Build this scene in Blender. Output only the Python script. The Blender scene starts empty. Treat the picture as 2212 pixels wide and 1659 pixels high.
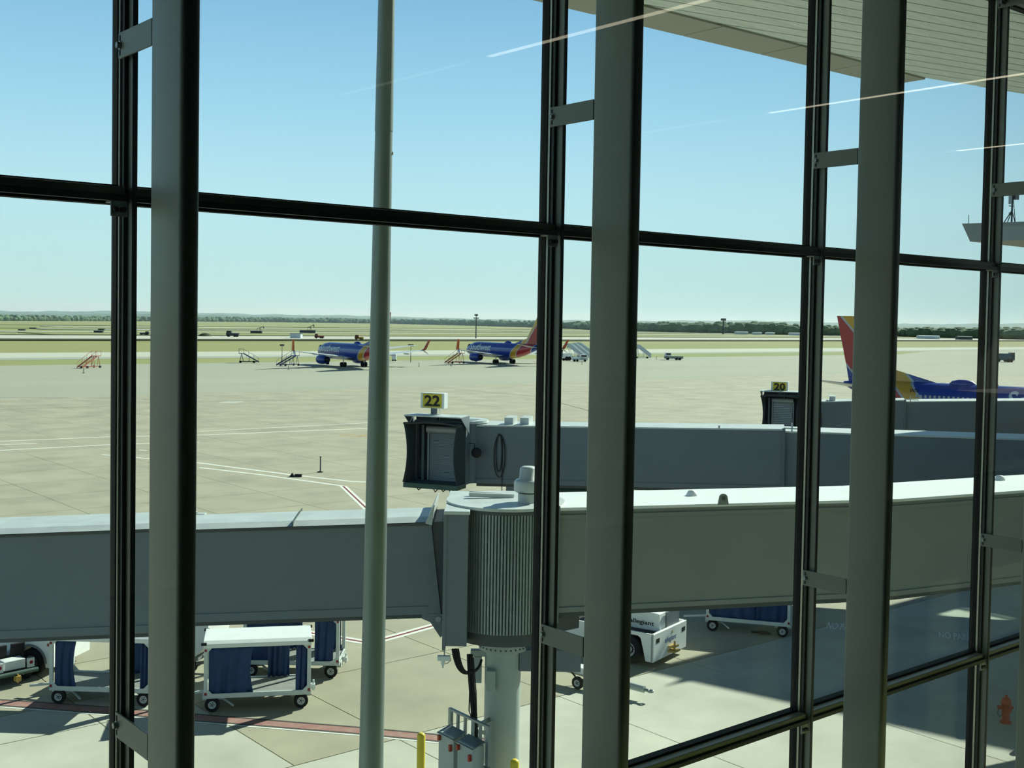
import bpy, math, random
from mathutils import Vector, Matrix
random.seed(7)
PI = math.pi
sin, cos, rad = math.sin, math.cos, math.radians
SC = bpy.context.scene
COL = SC.collection

# ------------------------------------------------------------------ camera, sky, sun, exposure
EYE = 11.8                                   # eye height above the apron (m)
FPX, YAW, PITCH, ROLL, CX, CY = 2507.37, 0.69007, 0.034949, 0.016652, 1085.14, 775.53
FWD = Vector((sin(YAW) * cos(PITCH), cos(YAW) * cos(PITCH), -sin(PITCH)))
RGT = Vector((cos(YAW), -sin(YAW), 0))
UPV = RGT.cross(FWD)
CAMP = Vector((0, 0, EYE))
cd = bpy.data.cameras.new('camera')
cam = bpy.data.objects.new('camera', cd); COL.objects.link(cam)
_r = RGT * cos(ROLL) + UPV * sin(ROLL); _u = UPV * cos(ROLL) - RGT * sin(ROLL); _b = -FWD
cam.matrix_world = Matrix(((_r.x, _u.x, _b.x, 0), (_r.y, _u.y, _b.y, 0), (_r.z, _u.z, _b.z, EYE), (0, 0, 0, 1)))
cd.sensor_width = 36; cd.lens = FPX / 2212 * 36
cd.shift_x = (1106 - CX) / 2212; cd.shift_y = (CY - 829.5) / 2212
cd.clip_start = .05; cd.clip_end = 20000
SC.camera = cam

SUN_EL = rad(33.2)
_sl, _sd = 1.05 / 1.528, 1.11 / 1.528       # sun azimuth, as camera right / forward components
RH = Vector((cos(YAW), -sin(YAW), 0)); FH = Vector((sin(YAW), cos(YAW), 0))
SH = (RH * _sl + FH * _sd).normalized()
SUN = Vector((SH.x * cos(SUN_EL), SH.y * cos(SUN_EL), sin(SUN_EL)))
sd_ = bpy.data.lights.new('sun', 'SUN'); sd_.energy = 9.3; sd_.angle = rad(.53); sd_.color = (1, .94, .85)
sun = bpy.data.objects.new('sun', sd_); COL.objects.link(sun)
sun.location = (30, 30, 60); sun.rotation_euler = (-SUN).to_track_quat('-Z', 'Y').to_euler()

W = bpy.data.worlds.new('sky'); SC.world = W; W.use_nodes = True
nt = W.node_tree; nt.nodes.clear()
_tc = nt.nodes.new('ShaderNodeTexCoord'); _sx = nt.nodes.new('ShaderNodeSeparateXYZ'); nt.links.new(_tc.outputs['Generated'], _sx.inputs[0])
_cr = nt.nodes.new('ShaderNodeValToRGB'); nt.links.new(_sx.outputs[2], _cr.inputs[0])      # clear sky by sine of elevation
_el = _cr.color_ramp.elements
for k, (p, c) in enumerate(((0, (.84, 1.03, 1.02)), (.04, (.81, 1.03, 1.09)), (.10, (.74, 1.02, 1.18)), (.17, (.55, .88, 1.17)), (.26, (.36, .66, 1.03)), (.45, (.12, .22, .38)), (.8, (.05, .095, .18)), (1, (.04, .08, .16)))):
    e = _el[k] if k < 2 else _el.new(p)
    e.position = p; e.color = c + (1,)
_bg = nt.nodes.new('ShaderNodeBackground'); _bg.inputs[1].default_value = 1.0
_wo = nt.nodes.new('ShaderNodeOutputWorld')
nt.links.new(_cr.outputs[0], _bg.inputs[0]); nt.links.new(_bg.outputs[0], _wo.inputs[0])

vs = SC.view_settings
vs.view_transform = 'Standard'; vs.look = 'None'; vs.gamma = 1; vs.exposure = 0.0; vs.use_curve_mapping = False
SC.cycles.use_denoising = True
SC.cycles.max_bounces = 10; SC.cycles.transparent_max_bounces = 24
SC.cycles.caustics_reflective = False; SC.cycles.caustics_refractive = False

# ------------------------------------------------------------------ survey helpers: photo pixel -> place in the world
def ray(x, y):
    dx, dy = x - CX, y - CY
    a = cos(ROLL) * dx + sin(ROLL) * dy; b = -sin(ROLL) * dx + cos(ROLL) * dy
    return FWD * FPX + RGT * a - UPV * b
def gnd(x, y, z=0.0):
    d = ray(x, y); return CAMP + d * ((z - EYE) / d.z)
def at(x, y, dep):
    d = ray(x, y); return CAMP + d * (dep / d.dot(FH))
def depth(p): return (p - CAMP).dot(FH)
def ld(lat, dep, z=0.0): return RH * lat + FH * dep + Vector((0, 0, z))

# ------------------------------------------------------------------ materials
MATS = {}
def lin(c):
    if isinstance(c, str): c = tuple(int(c[i:i + 2], 16) / 255 for i in (0, 2, 4))
    return tuple(x / 12.92 if x <= .04045 else ((x + .055) / 1.055) ** 2.4 for x in c) + (1,)
def mat(name, col, rough=.55, metal=0.0, var=.12, scale=3.0, bump=0.0, spec=.5, stretch=(1, 1, 1), col2=None, coord='Object', emit=0):
    if name in MATS: return MATS[name]
    m = bpy.data.materials.new(name); m.use_nodes = True; t = m.node_tree; n = t.nodes; L = t.links
    b = n['Principled BSDF']
    c = lin(col); b.inputs['Roughness'].default_value = rough; b.inputs['Metallic'].default_value = metal
    b.inputs['Specular IOR Level'].default_value = spec
    tc = n.new('ShaderNodeTexCoord'); mp = n.new('ShaderNodeMapping'); mp.inputs['Scale'].default_value = stretch
    nz = n.new('ShaderNodeTexNoise'); nz.inputs['Scale'].default_value = scale; nz.inputs['Detail'].default_value = 6
    nz.inputs['Roughness'].default_value = .62
    if coord == 'World':
        g = n.new('ShaderNodeNewGeometry'); L.new(g.outputs['Position'], mp.inputs[0])
    else: L.new(tc.outputs[coord], mp.inputs[0])
    L.new(mp.outputs[0], nz.inputs['Vector'])
    cr = n.new('ShaderNodeValToRGB'); L.new(nz.outputs[0], cr.inputs[0])
    e = cr.color_ramp.elements; e[0].position = .3; e[1].position = .7
    d = lin(col2) if col2 else tuple(x * (1 - var) for x in c[:3]) + (1,)
    e[0].color = d; e[1].color = c if col2 else tuple(min(1, x * (1 + var * .6)) for x in c[:3]) + (1,)
    L.new(cr.outputs[0], b.inputs['Base Color'])
    if bump:
        bp = n.new('ShaderNodeBump'); bp.inputs['Strength'].default_value = bump; bp.inputs['Distance'].default_value = .02
        L.new(nz.outputs[0], bp.inputs['Height']); L.new(bp.outputs[0], b.inputs['Normal'])
    if emit:
        b.inputs['Emission Color'].default_value = c; b.inputs['Emission Strength'].default_value = emit
    MATS[name] = m; return m
def glass(name, tint, refl=1.0):
    m = bpy.data.materials.new(name); m.use_nodes = True; t = m.node_tree; n = t.nodes; L = t.links; n.clear()
    tr = n.new('ShaderNodeBsdfTransparent'); tr.inputs[0].default_value = tint + (1,)
    gl = n.new('ShaderNodeBsdfGlossy'); gl.inputs['Roughness'].default_value = .0; gl.inputs[0].default_value = (refl, refl, refl, 1)
    gm = n.new('ShaderNodeNewGeometry'); dt = n.new('ShaderNodeVectorMath'); dt.operation = 'DOT_PRODUCT'
    L.new(gm.outputs['Normal'], dt.inputs[0]); L.new(gm.outputs['Incoming'], dt.inputs[1])
    def mth(op, a, b=None):
        q = n.new('ShaderNodeMath'); q.operation = op
        for k, v in enumerate((a, b)):
            if v is None: continue
            if isinstance(v, (int, float)): q.inputs[k].default_value = v
            else: L.new(v, q.inputs[k])
        return q.outputs[0]
    sch = mth('ADD', mth('MULTIPLY', mth('POWER', mth('SUBTRACT', 1.0, mth('ABSOLUTE', dt.outputs['Value'])), 5), .96), .04)
    # faint smears on the pane: the fresnel share varies a little
    g = n.new('ShaderNodeNewGeometry'); nz = n.new('ShaderNodeTexNoise'); nz.inputs['Scale'].default_value = .8
    L.new(g.outputs['Position'], nz.inputs['Vector'])
    ma = n.new('ShaderNodeMath'); ma.operation = 'MULTIPLY_ADD'; ma.inputs[1].default_value = .5; ma.inputs[2].default_value = .75
    L.new(nz.outputs[0], ma.inputs[0])
    mu = n.new('ShaderNodeMath'); mu.operation = 'MULTIPLY'; L.new(sch, mu.inputs[0]); L.new(ma.outputs[0], mu.inputs[1])
    mx = n.new('ShaderNodeMixShader'); L.new(mu.outputs[0], mx.inputs[0]); L.new(tr.outputs[0], mx.inputs[1]); L.new(gl.outputs[0], mx.inputs[2])
    o = n.new('ShaderNodeOutputMaterial'); L.new(mx.outputs[0], o.inputs[0])
    MATS[name] = m; return m

# ------------------------------------------------------------------ mesh building
class MB:
    def __init__(s): s.v = []; s.f = []; s.sm = []; s.mi = []
    def add(s, vs, fs, smooth=False, mi=0):
        o = len(s.v); s.v += [tuple(p) for p in vs]
        for f in fs: s.f.append(tuple(i + o for i in f)); s.sm.append(smooth); s.mi.append(mi)
        return s
    def hexa(s, p, mi=0):
        return s.add(p, [(3, 2, 1, 0), (4, 5, 6, 7), (0, 1, 5, 4), (1, 2, 6, 5), (2, 3, 7, 6), (3, 0, 4, 7)], mi=mi)
    def box(s, x0, x1, y0, y1, z0, z1, mi=0):
        return s.hexa([(x0, y0, z0), (x1, y0, z0), (x1, y1, z0), (x0, y1, z0), (x0, y0, z1), (x1, y0, z1), (x1, y1, z1), (x0, y1, z1)], mi)
    def bar(s, a, b, w, h, up=(0, 0, 1), mi=0):         # rectangular bar from a to b
        a, b = Vector(a), Vector(b); d = (b - a).normalized(); up = Vector(up)
        if abs(d.dot(up)) > .98: up = Vector((0, 1, 0))
        x = d.cross(up).normalized() * w / 2; y = x.cross(d).normalized() * h / 2
        return s.hexa([a - x - y, a + x - y, a + x + y, a - x + y, b - x - y, b + x - y, b + x + y, b - x + y], mi)
    def cyl(s, a, b, r, n=14, r2=None, caps=True, smooth=True, mi=0):
        a, b = Vector(a), Vector(b); r2 = r if r2 is None else r2
        d = (b - a).normalized(); u = Vector((0, 0, 1)) if abs(d.z) < .9 else Vector((1, 0, 0))
        x = d.cross(u).normalized(); y = d.cross(x)
        ra = [a + (x * cos(2 * PI * i / n) + y * sin(2 * PI * i / n)) * r for i in range(n)]
        rb = [b + (x * cos(2 * PI * i / n) + y * sin(2 * PI * i / n)) * r2 for i in range(n)]
        s.add(ra + rb, [((i + 1) % n, i, n + i, n + (i + 1) % n) for i in range(n)], smooth, mi)
        if caps:
            s.add(ra, [tuple(range(n))], mi=mi); s.add(rb, [tuple(reversed(range(n)))], mi=mi)
        return s
    def lathe(s, prof, n=24, c=(0, 0, 0), smooth=True, a0=0, a1=2 * PI, axis='z', mi=0):
        k = len(prof); full = abs(a1 - a0 - 2 * PI) < 1e-6; m = n if full else n + 1; vs = []
        for i in range(m):
            a = a0 + (a1 - a0) * i / n
            for r, z in prof:
                if axis == 'z': vs.append((c[0] + r * cos(a), c[1] + r * sin(a), c[2] + z))
                elif axis == 'x': vs.append((c[0] + z, c[1] + r * cos(a), c[2] + r * sin(a)))
                else: vs.append((c[0] + r * cos(a), c[1] + z, c[2] - r * sin(a)))
        fs = []
        for i in range(n):
            j = (i + 1) % m
            for q in range(k - 1): fs.append((i * k + q, j * k + q, j * k + q + 1, i * k + q + 1))
        return s.add(vs, fs, smooth, mi)
    def tube(s, pts, r, n=8, mi=0):
        pts = [Vector(p) for p in pts]; rings = []
        prev = None
        for i, p in enumerate(pts):
            d = (pts[min(i + 1, len(pts) - 1)] - pts[max(i - 1, 0)]).normalized()
            u = prev if prev is not None else (Vector((0, 0, 1)) if abs(d.z) < .9 else Vector((1, 0, 0)))
            x = d.cross(u)
            if x.length < 1e-4: x = d.cross(Vector((0, 1, 0)))
            x.normalize(); y = x.cross(d).normalized(); prev = y
            rings.append([p + (x * cos(2 * PI * k / n) + y * sin(2 * PI * k / n)) * r for k in range(n)])
        return s.loft(rings, mi=mi)
    def loft(s, rings, caps=True, smooth=True, mi=0, closed=True):
        n = len(rings[0]); vs = [p for r in rings for p in r]; fs = []
        for i in range(len(rings) - 1):
            for k in range(n if closed else n - 1):
                k2 = (k + 1) % n
                fs.append((i * n + k, i * n + k2, (i + 1) * n + k2, (i + 1) * n + k))
        s.add(vs, fs, smooth, mi)
        if caps and closed:
            s.add(rings[0], [tuple(reversed(range(n)))], mi=mi); s.add(rings[-1], [tuple(range(n))], mi=mi)
        return s
    def prism(s, poly, vec, mi=0):                      # planar polygon (3-D points) extruded along vec
        n = len(poly); a = [Vector(p) for p in poly]; v = Vector(vec); b = [p + v for p in a]
        nrm = Vector((0, 0, 0))
        for i in range(n): nrm += a[i].cross(a[(i + 1) % n])
        if nrm.dot(v) > 0: fs = [tuple(reversed(range(n))), tuple(range(n, 2 * n))] + [(i, (i + 1) % n, n + (i + 1) % n, n + i) for i in range(n)]
        else: fs = [tuple(range(n)), tuple(reversed(range(n, 2 * n)))] + [((i + 1) % n, i, n + i, n + (i + 1) % n) for i in range(n)]
        return s.add(a + b, fs, mi=mi)
    def mesh(s, name, mats):
        me = bpy.data.meshes.new(name); me.from_pydata(s.v, [], s.f)
        for m in mats: me.materials.append(m)
        me.polygons.foreach_set('use_smooth', s.sm); me.polygons.foreach_set('material_index', s.mi); me.update()
        return me
    def build(s, name, m, parent=None, bevel=0, loc=None, rotz=0):
        o = bpy.data.objects.new(name, s.mesh(name, m if isinstance(m, (list, tuple)) else [m])); COL.objects.link(o)
        if parent is not None: o.parent = parent
        if loc is not None: o.location = loc
        if rotz: o.rotation_euler = (0, 0, rotz)
        if bevel:
            b = o.modifiers.new('edge', 'BEVEL'); b.width = bevel; b.segments = 2; b.limit_method = 'ANGLE'; b.angle_limit = rad(40)
        return o
def tag(o, label=None, cat=None, group=None, kind=None):
    if label: o['label'] = label
    if cat: o['category'] = cat
    if group: o['group'] = group
    if kind: o['kind'] = kind
    return o
def thing(name, label, cat, loc=(0, 0, 0), rotz=0, group=None, kind=None):
    o = bpy.data.objects.new(name, None); COL.objects.link(o); o.empty_display_size = .2
    o.location = loc; o.rotation_euler = (0, 0, rotz)
    return tag(o, label, cat, group, kind)
def copy_tree(o, parent=None):
    c = o.copy(); COL.objects.link(c); c.parent = parent
    for ch in list(o.children): copy_tree(ch, c)
    return c
def text_mb(txt, size, mb=None, off=0.0, ext=.004, fit=None, shear=0, space=1):
    """flat lettering in the local XY plane, returned as (verts, faces)"""
    cu = bpy.data.curves.new('lettering', 'FONT'); cu.body = txt; cu.size = size; cu.offset = off; cu.extrude = ext
    cu.shear = shear; cu.space_character = space; cu.resolution_u = 3; cu.align_x = 'CENTER'; cu.align_y = 'CENTER'
    ob = bpy.data.objects.new('lettering', cu); COL.objects.link(ob)
    dg = bpy.context.evaluated_depsgraph_get(); me = bpy.data.meshes.new_from_object(ob.evaluated_get(dg))
    vs = [v.co.copy() for v in me.vertices]; fs = [tuple(p.vertices) for p in me.polygons]
    bpy.data.objects.remove(ob); bpy.data.curves.remove(cu); bpy.data.meshes.remove(me)
    if fit:
        xs = [v.x for v in vs]; ys = [v.y for v in vs]; sx = fit[0] / (max(xs) - min(xs)); sy = fit[1] / (max(ys) - min(ys))
        cx, cy = (max(xs) + min(xs)) / 2, (max(ys) + min(ys)) / 2
        vs = [Vector(((v.x - cx) * sx, (v.y - cy) * sy, v.z)) for v in vs]
    return vs, fs
class Frame:                                             # world <-> a thing's own axes
    def __init__(s, o, rz): s.o = Vector(o); s.rz = rz; s.x = Vector((cos(rz), sin(rz), 0)); s.y = Vector((-sin(rz), cos(rz), 0))
    def loc(s, p): d = Vector(p) - s.o; return Vector((d.dot(s.x), d.dot(s.y), d.z))
    def px(s, x, y, dep): return s.loc(at(x, y, dep))

# ------------------------------------------------------------------ palette
M_POST = mat('post_paint', '828A84', .42, .0, .05, 1.2, .0)
M_MULL = mat('mullion_metal', '8C908A', .4, .0, .06, 2)
M_MULLD = mat('mullion_dark', '343A3B', .45, .2, .1, 2)
M_GASK = mat('gasket_rubber', '0B0E0F', .8, 0, .1, 5)
M_ALU = mat('bare_aluminium', 'C9CBC2', .35, .3, .05, 4)
M_STEEL = mat('galvanised_steel', '8F989B', .45, .7, .15, 6)
M_BLACK = mat('black_rubber', '101214', .75, 0, .2, 6)
M_WHITE = mat('white_paint', 'E6E9E6', .45, 0, .05, 2)
M_YEL = mat('yellow_paint', 'D8C22E', .45, 0, .1, 3)
M_RED = mat('red_paint', 'B2321F', .45, 0, .15, 5)
M_GLASS = glass('window_glass', (.935, .978, .962), .2)
M_GLASS_IN = glass('inner_glass', (.935, .978, .962))
# ------------------------------------------------------------------ the room: curtain wall, inner glass, floor, ceiling
BAY = 1.525
MX = [1.186 + BAY * i for i in range(-2, 8)]             # mullion centres along the wall
ZT = [EYE + z for z in (-11.8, -9.8, -7.8, -5.75, -3.75, -1.72, .312, 1.70, 3.2)]
YI, YO = 2.985, 3.084                                    # inner / outer face of the frame
wall = thing('wall_front', 'tall glazed curtain wall of the concourse with dark slim metal framing', None, (0, 0, 0), kind='structure')
mulls = []
for i, x in enumerate(MX):
    zt = EYE + 3.5
    o = MB().box(x + .010, x + .018, YI + .004, YO - .03, 0, zt).build('mullion', M_POST, wall)      # web
    MB().box(x + .008, x + .022, YI, YI + .005, 0, zt).build('mullion_flange', M_MULLD, o, .001)
    MB().box(x - .001, x + .02, YI + .036, YI + .053, 0, zt).build('glazing_bead', M_MULLD, o, .002)
    MB().box(x - .006, x + .02, YI + .053, YI + .064, 0, zt).build('bead_cap', M_ALU, o)
    MB().box(x - .009, x + .022, YI + .064, YO, 0, zt).build('gasket', M_GASK, o)
    mulls.append(o)
for j, z in enumerate(ZT):
    for i in range(len(MX) - 1):
        x0, x1 = MX[i] + .022, MX[i + 1] - .003
        t = MB().box(x0, x1, YI + .02, YI + .062, z - .018, z + .018).build('transom', M_MULL, wall, .003)
        MB().box(x0, x1, YI + .006, YI + .02, z - .022, z - .004).build('transom_lip', M_MULLD, t, .002)
        MB().box(x0, x1, YI + .062, YO, z - .026, z + .026).build('gasket', M_GASK, t)
        if j < len(ZT) - 1:
            MB().box(MX[i] + .02, MX[i + 1] - .012, YO - .016, YO - .006, z + .02, ZT[j + 1] - .02).build('glass_pane', M_GLASS, wall)
    if z > EYE - 3:
        for i, x in enumerate(MX):                       # small angle clips with two bolts under each crossing
            c = MB().box(x - .045, x + .0, YI + .008, YI + .016, z - .062, z - .022); c.box(x - .045, x - .002, YI + .008, YI + .05, z - .026, z - .02)
            o = c.build('corner_clip', M_STEEL, mulls[i], .002)
            for bx in (-.034, -.014):
                MB().cyl((x + bx, YI + .008, z - .044), (x + bx, YI - .002, z - .044), .0075, 8).build('bolt', M_MULLD, o)

PX0, PYF, PYN, PWD = 1.171, 2.817, 2.631, .05
plabels = ['steel support post standing out of the picture beyond the edge of the view',
           'steel support post out of view, next to the widest post',
           'broad grey steel post standing over the blue-curtained baggage carts',
           'grey steel post in front of the fixed walkway, next to the gate 22 bridge',
           'grey steel post crossing the yellow tail of the parked plane',
           'grey steel post cut by the picture edge beside the fire hydrant']
for i in range(2, 6):
    x = PX0 + BAY * (i - 2)
    p = thing('support_post', plabels[i], 'post', (x + PWD / 2, (PYF + PYN) / 2, 0), group='steel posts behind the curtain wall')
    hw, hd = PWD / 2, (PYF - PYN) / 2
    ring = []
    for cx, cy, a0 in ((hw, hd, 0), (-hw, hd, 90), (-hw, -hd, 180), (hw, -hd, 270)):
        for k in range(5):
            a = rad(a0 + k * 22.5); rr = .014
            ring.append((cx - math.copysign(rr, cx) + rr * cos(a), cy - math.copysign(rr, cy) + rr * sin(a)))
    MB().loft([[(q[0], q[1], 0) for q in ring], [(q[0], q[1], EYE + 3.5) for q in ring]]).build('tube', M_POST, p)
    lx = MX[i] - (x + PWD / 2)
    for z in (-4.7, -2.9, -1.107, .70, 1.66):
        zc = EYE + z; xb = lx - .007
        y0, y1 = hd - .002, YI + .048 - (PYF + PYN) / 2
        b = MB().box(xb - .006, xb, y0, y1, zc - .034, zc + .034).build('bracket', M_POST, p, .0015)
        MB().box(xb - .0068, xb - .0055, y1 - .016, y1 - .009, zc - .026, zc + .026).build('slot', M_GASK, b)
        MB().cyl((xb - .016, y1 - .0125, zc), (xb - .006, y1 - .0125, zc), .009, 6).cyl((xb - .008, y1 - .0125, zc), (xb - .0055, y1 - .0125, zc), .012, 12).build('bolt', M_STEEL, b)

M_FLOOR = mat('dark_carpet', '1E2120', .9, 0, .2, 8)
M_TERR = mat('pale_terrazzo', '7A776C', .35, 0, .1, 12)
M_CEIL = mat('ceiling_panels', '3E413C', .8, 0, .05, 2)
M_WALLB = mat('back_wall_paint', '4A4943', .8, 0, .05, 1)
MB().box(-9, 34, -3.4, 1.5, EYE - 1.95, EYE - 1.6).build('floor', M_FLOOR)['kind'] = 'structure'
MB().box(-9, 34, -12, -3.4, EYE - 1.95, EYE - 1.6).build('floor_concourse', M_TERR)['kind'] = 'structure'
MB().box(-9, 34, -12, 1.6, EYE + 3.02, EYE + 3.2).build('ceiling', M_CEIL)['kind'] = 'structure'
MB().box(-9, 34, -12.3, -12, EYE - 1.95, EYE + 3.2).build('wall_back', M_WALLB)['kind'] = 'structure'
MB().box(-9.3, -9, -12.3, 3.1, EYE - 1.95, EYE + 3.2).build('wall_left', M_WALLB)['kind'] = 'structure'
MB().box(-9, 34, 1.49, 1.505, EYE - 1.6, EYE + 3.02).build('window_1', M_GLASS_IN)['kind'] = 'structure'
MB().box(-9, 34, 1.5, 3.3, EYE + 3.5, EYE + 3.9).build('trim_1', M_MULLD)['kind'] = 'structure'
M_LAMP = mat('lamp_diffuser', 'FFEFD2', .5, emit=3.2)
for k, (x, lab) in enumerate(((8.3, 'second post'), (13.4, 'third post'), (18.5, 'last visible mullion'))):
    l = thing('linear_ceiling_lamp', 'long slim ceiling lamp mirrored as a pale streak over the ' + lab, 'ceiling lamp', (x, -5.4, EYE + 3.02), group='linear ceiling lamps mirrored in the glass')
    MB().box(-.05, .05, -2.0, 1.9, -.05, 0).build('housing', M_ALU, l); MB().box(-.035, .035, -1.98, 1.88, -.056, -.05).build('diffuser', M_LAMP, l)

# ------------------------------------------------------------------ near roof overhang with plank soffit
ZR = 16.0
def soff(x, y): return gnd(x, y, ZR)
M_PLANK = mat('white_soffit_board', 'EEF5F5', .6, 0, .16, 2.2, .1, stretch=(.25, 6, 1), coord='World')
M_FASC = mat('fascia_panel', 'A7A79D', .5, 0, .06, 1)
M_ROOFT = mat('roof_top', '8D9090', .8)
def clip(poly, a, n):                                    # keep the side of the line through a where (p-a).n >= 0
    out = []
    for i in range(len(poly)):
        p, q = poly[i], poly[(i + 1) % len(poly)]; dp, dq = (p - a).dot(n), (q - a).dot(n)
        if dp >= 0: out.append(p)
        if (dp >= 0) != (dq >= 0): out.append(p + (q - p) * (dp / (dp - dq)))
    return out
roof = thing('roof_overhang', 'wide roof overhang with white plank soffit and grey fascia edge', None, (0, 0, 0), kind='structure')
A0, A1, A2, A3, A4 = (soff(1400, 13), soff(1747, 101), soff(1857, 131), soff(1969, 163), soff(1996, 168))
B1, B2, B4 = soff(1395, 54), soff(1745, 138), soff(1996, 168)
dirB = (B2 - B1).normalized(); dirA = (A2 - A0).normalized()
LA = A0 - dirA * 22; LB = B1 - dirB * 22
E1, E2 = soff(2134, 190), soff(2212, 203)
E3 = E2 + (E2 - E1).normalized() * 14
sof = [LA, A0, A1, A2, A3, A4, E1, E2, E3, Vector((E3.x, 3.3, ZR)), Vector((LA.x, 3.3, ZR))]
pd = Vector((cos(rad(-13)), sin(rad(-13)), 0)); pn = Vector((-pd.y, pd.x, 0))
cs = [p.dot(pn) for p in sof]; k0, k1 = min(cs), max(cs); wdt = .30
for k in range(int((k1 - k0) / wdt) + 1):
    c0 = k0 + k * wdt; poly = clip(clip(sof, pn * (c0 + .012), pn), pn * (c0 + wdt - .012), -pn)
    if len(poly) < 3: continue
    MB().prism([(p.x, p.y, ZR) for p in poly], (0, 0, .03)).build('soffit_plank', M_PLANK, roof)
outer = [LB, B1, B2, B4, E1, E2, E3]
top = [LB, B4, E1, E2, E3, Vector((E3.x, 2.0, ZR)), Vector((LB.x, 2.0, ZR))]
MB().prism([(p.x, p.y, ZR + .05) for p in top], (0, 0, .9)).build('roof_deck', M_ROOFT, roof)
n = 16                                                  # fascia return: flat panels between the soffit line and the outer edge
Ls = (B4 - LB).length
def onA(t):
    q = LB + dirB * (t * Ls)
    # point of the soffit line straight inward from q
    for a, b in zip([LA, A0, A1, A2, A3], [A0, A1, A2, A3, A4]):
        if a.x <= q.x <= b.x + 1e-6: return a + (b - a) * ((q.x - a.x) / (b.x - a.x))
    return A4.copy() if q.x > A4.x else LA.copy()
for k in range(n):
    t0, t1 = k / n + .0006, (k + 1) / n - .0006
    q0, q1 = LB + dirB * t0 * Ls, LB + dirB * t1 * Ls
    MB().prism([(p.x, p.y, ZR - .03) for p in (q0, q1, onA(t1) + Vector((0, -.02, 0)), onA(t0) + Vector((0, -.02, 0)))], (0, 0, .05)).build('fascia_panel', M_FASC, roof)

# ------------------------------------------------------------------ the far pier's roof that shades the apron
ZP = 16.0
T = at(2095, 521, 57.5); T.z = ZP
pier = thing('pier_building', 'distant pier with a pointed overhanging roof at the picture edge', 'building', (T.x, T.y, 0))
M_PROOF = mat('pier_fascia', '8C949A', .5, .2, .05, 1)
M_PSOF = mat('pier_soffit', 'A79F92', .6, 0, .15, 3, stretch=(.3, 5, 1))
def sl(pts, z0, z1, name, m, grow=0):
    return MB().prism([(x, y, z0) for x, y in pts], (0, 0, z1 - z0)).build(name, m, pier)
HX0, HX1, HY0, HY1 = 10.0, 17.0, -4.1, -1.7              # unseen rooflight, added so sun through it lights a patch of apron
tip = (0, 0)
lo = [(0, 0), (2.4, -8.9), (9.2, -34), (60, -34), (60, .3)]
hi = [(-.35, .25), (2.05, -9.1), (8.8, -34.5), (60.4, -34.5), (60.4, .8)]
def frust(polyA, polyB, z0, z1, mb):
    n = len(polyA); vs = [(x, y, z0) for x, y in polyA] + [(x, y, z1) for x, y in polyB]
    return mb.add(vs, [(i, (i + 1) % n, n + (i + 1) % n, n + i)[::-1] for i in range(n)])
frust(lo, hi, ZP, ZP + .85, MB()).build('fascia', M_PROOF, pier)
def ringslab(z, th, name, m):
    mb = MB()
    e1, e0 = -HY1 * .27, -HY0 * .27
    for poly in ([(0, 0), (e1, HY1), (60, HY1), (60, .3)], [(e1, HY1), (e0, HY0), (HX0, HY0), (HX0, HY1)], [(HX1, HY0), (60, HY0), (60, HY1), (HX1, HY1)], [(e0, HY0), (2.4, -8.9), (9.2, -34), (60, -34), (60, HY0)]):
        mb.prism([(x, y, z) for x, y in poly], (0, 0, th))
    return mb.build(name, m, pier)
ringslab(ZP - .02, .1, 'soffit', M_PSOF); ringslab(ZP + .75, .1, 'roof', M_ROOFT)
# bars and pane of the added rooflight, out of view
for bx in (12.4, 14.2, 16.0): MB().box(bx, bx + .1, HY0, HY1, ZP + .3, ZP + .5).build('unseen_rooflight_bar', M_PROOF, pier)
MB().box(HX0, HX1, -2.95, -2.87, ZP + .3, ZP + .5).build('unseen_rooflight_bar', M_PROOF, pier)
MB().box(HX0, HX1, HY0, HY1, ZP + .52, ZP + .54).build('unseen_rooflight_pane', M_GLASS, pier)
MB().box(14, 58, -33, -8, 0, ZP).build('body', M_PROOF, pier)
MB().cyl((.0, .1, ZP + .8), (.0, .1, ZP + 1.3), .02, 6).build('lightning_rod', M_STEEL, pier)
mast = thing('antenna_mast', 'dark braced antenna mast with box aerials on the pier roof', 'antenna', at(2185, 487, 58.0), 0)
m = MB().cyl((0, 0, 0), (0, 0, 1.55), .045, 8).cyl((-.5, 0, 0), (0, 0, .75), .025, 6).cyl((.45, 0, 0), (0, 0, .75), .025, 6).cyl((0, .5, 0), (0, 0, .75), .025, 6).cyl((.62, .1, 0), (.1, 0, 1.3), .02, 6)
m.cyl((-.3, 0, .95), (.1, 0, .95), .025, 6).cyl((-.3, 0, .6), (.1, 0, .6), .02, 6); m.build('pole', M_MULLD, mast)
MB().box(.02, .38, -.15, .15, 1.3, 1.6).build('aerial_box', M_MULLD, mast); MB().box(-.26, -.16, -.06, .06, 1.05, 1.75).build('panel_aerial', M_STEEL, mast)

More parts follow.
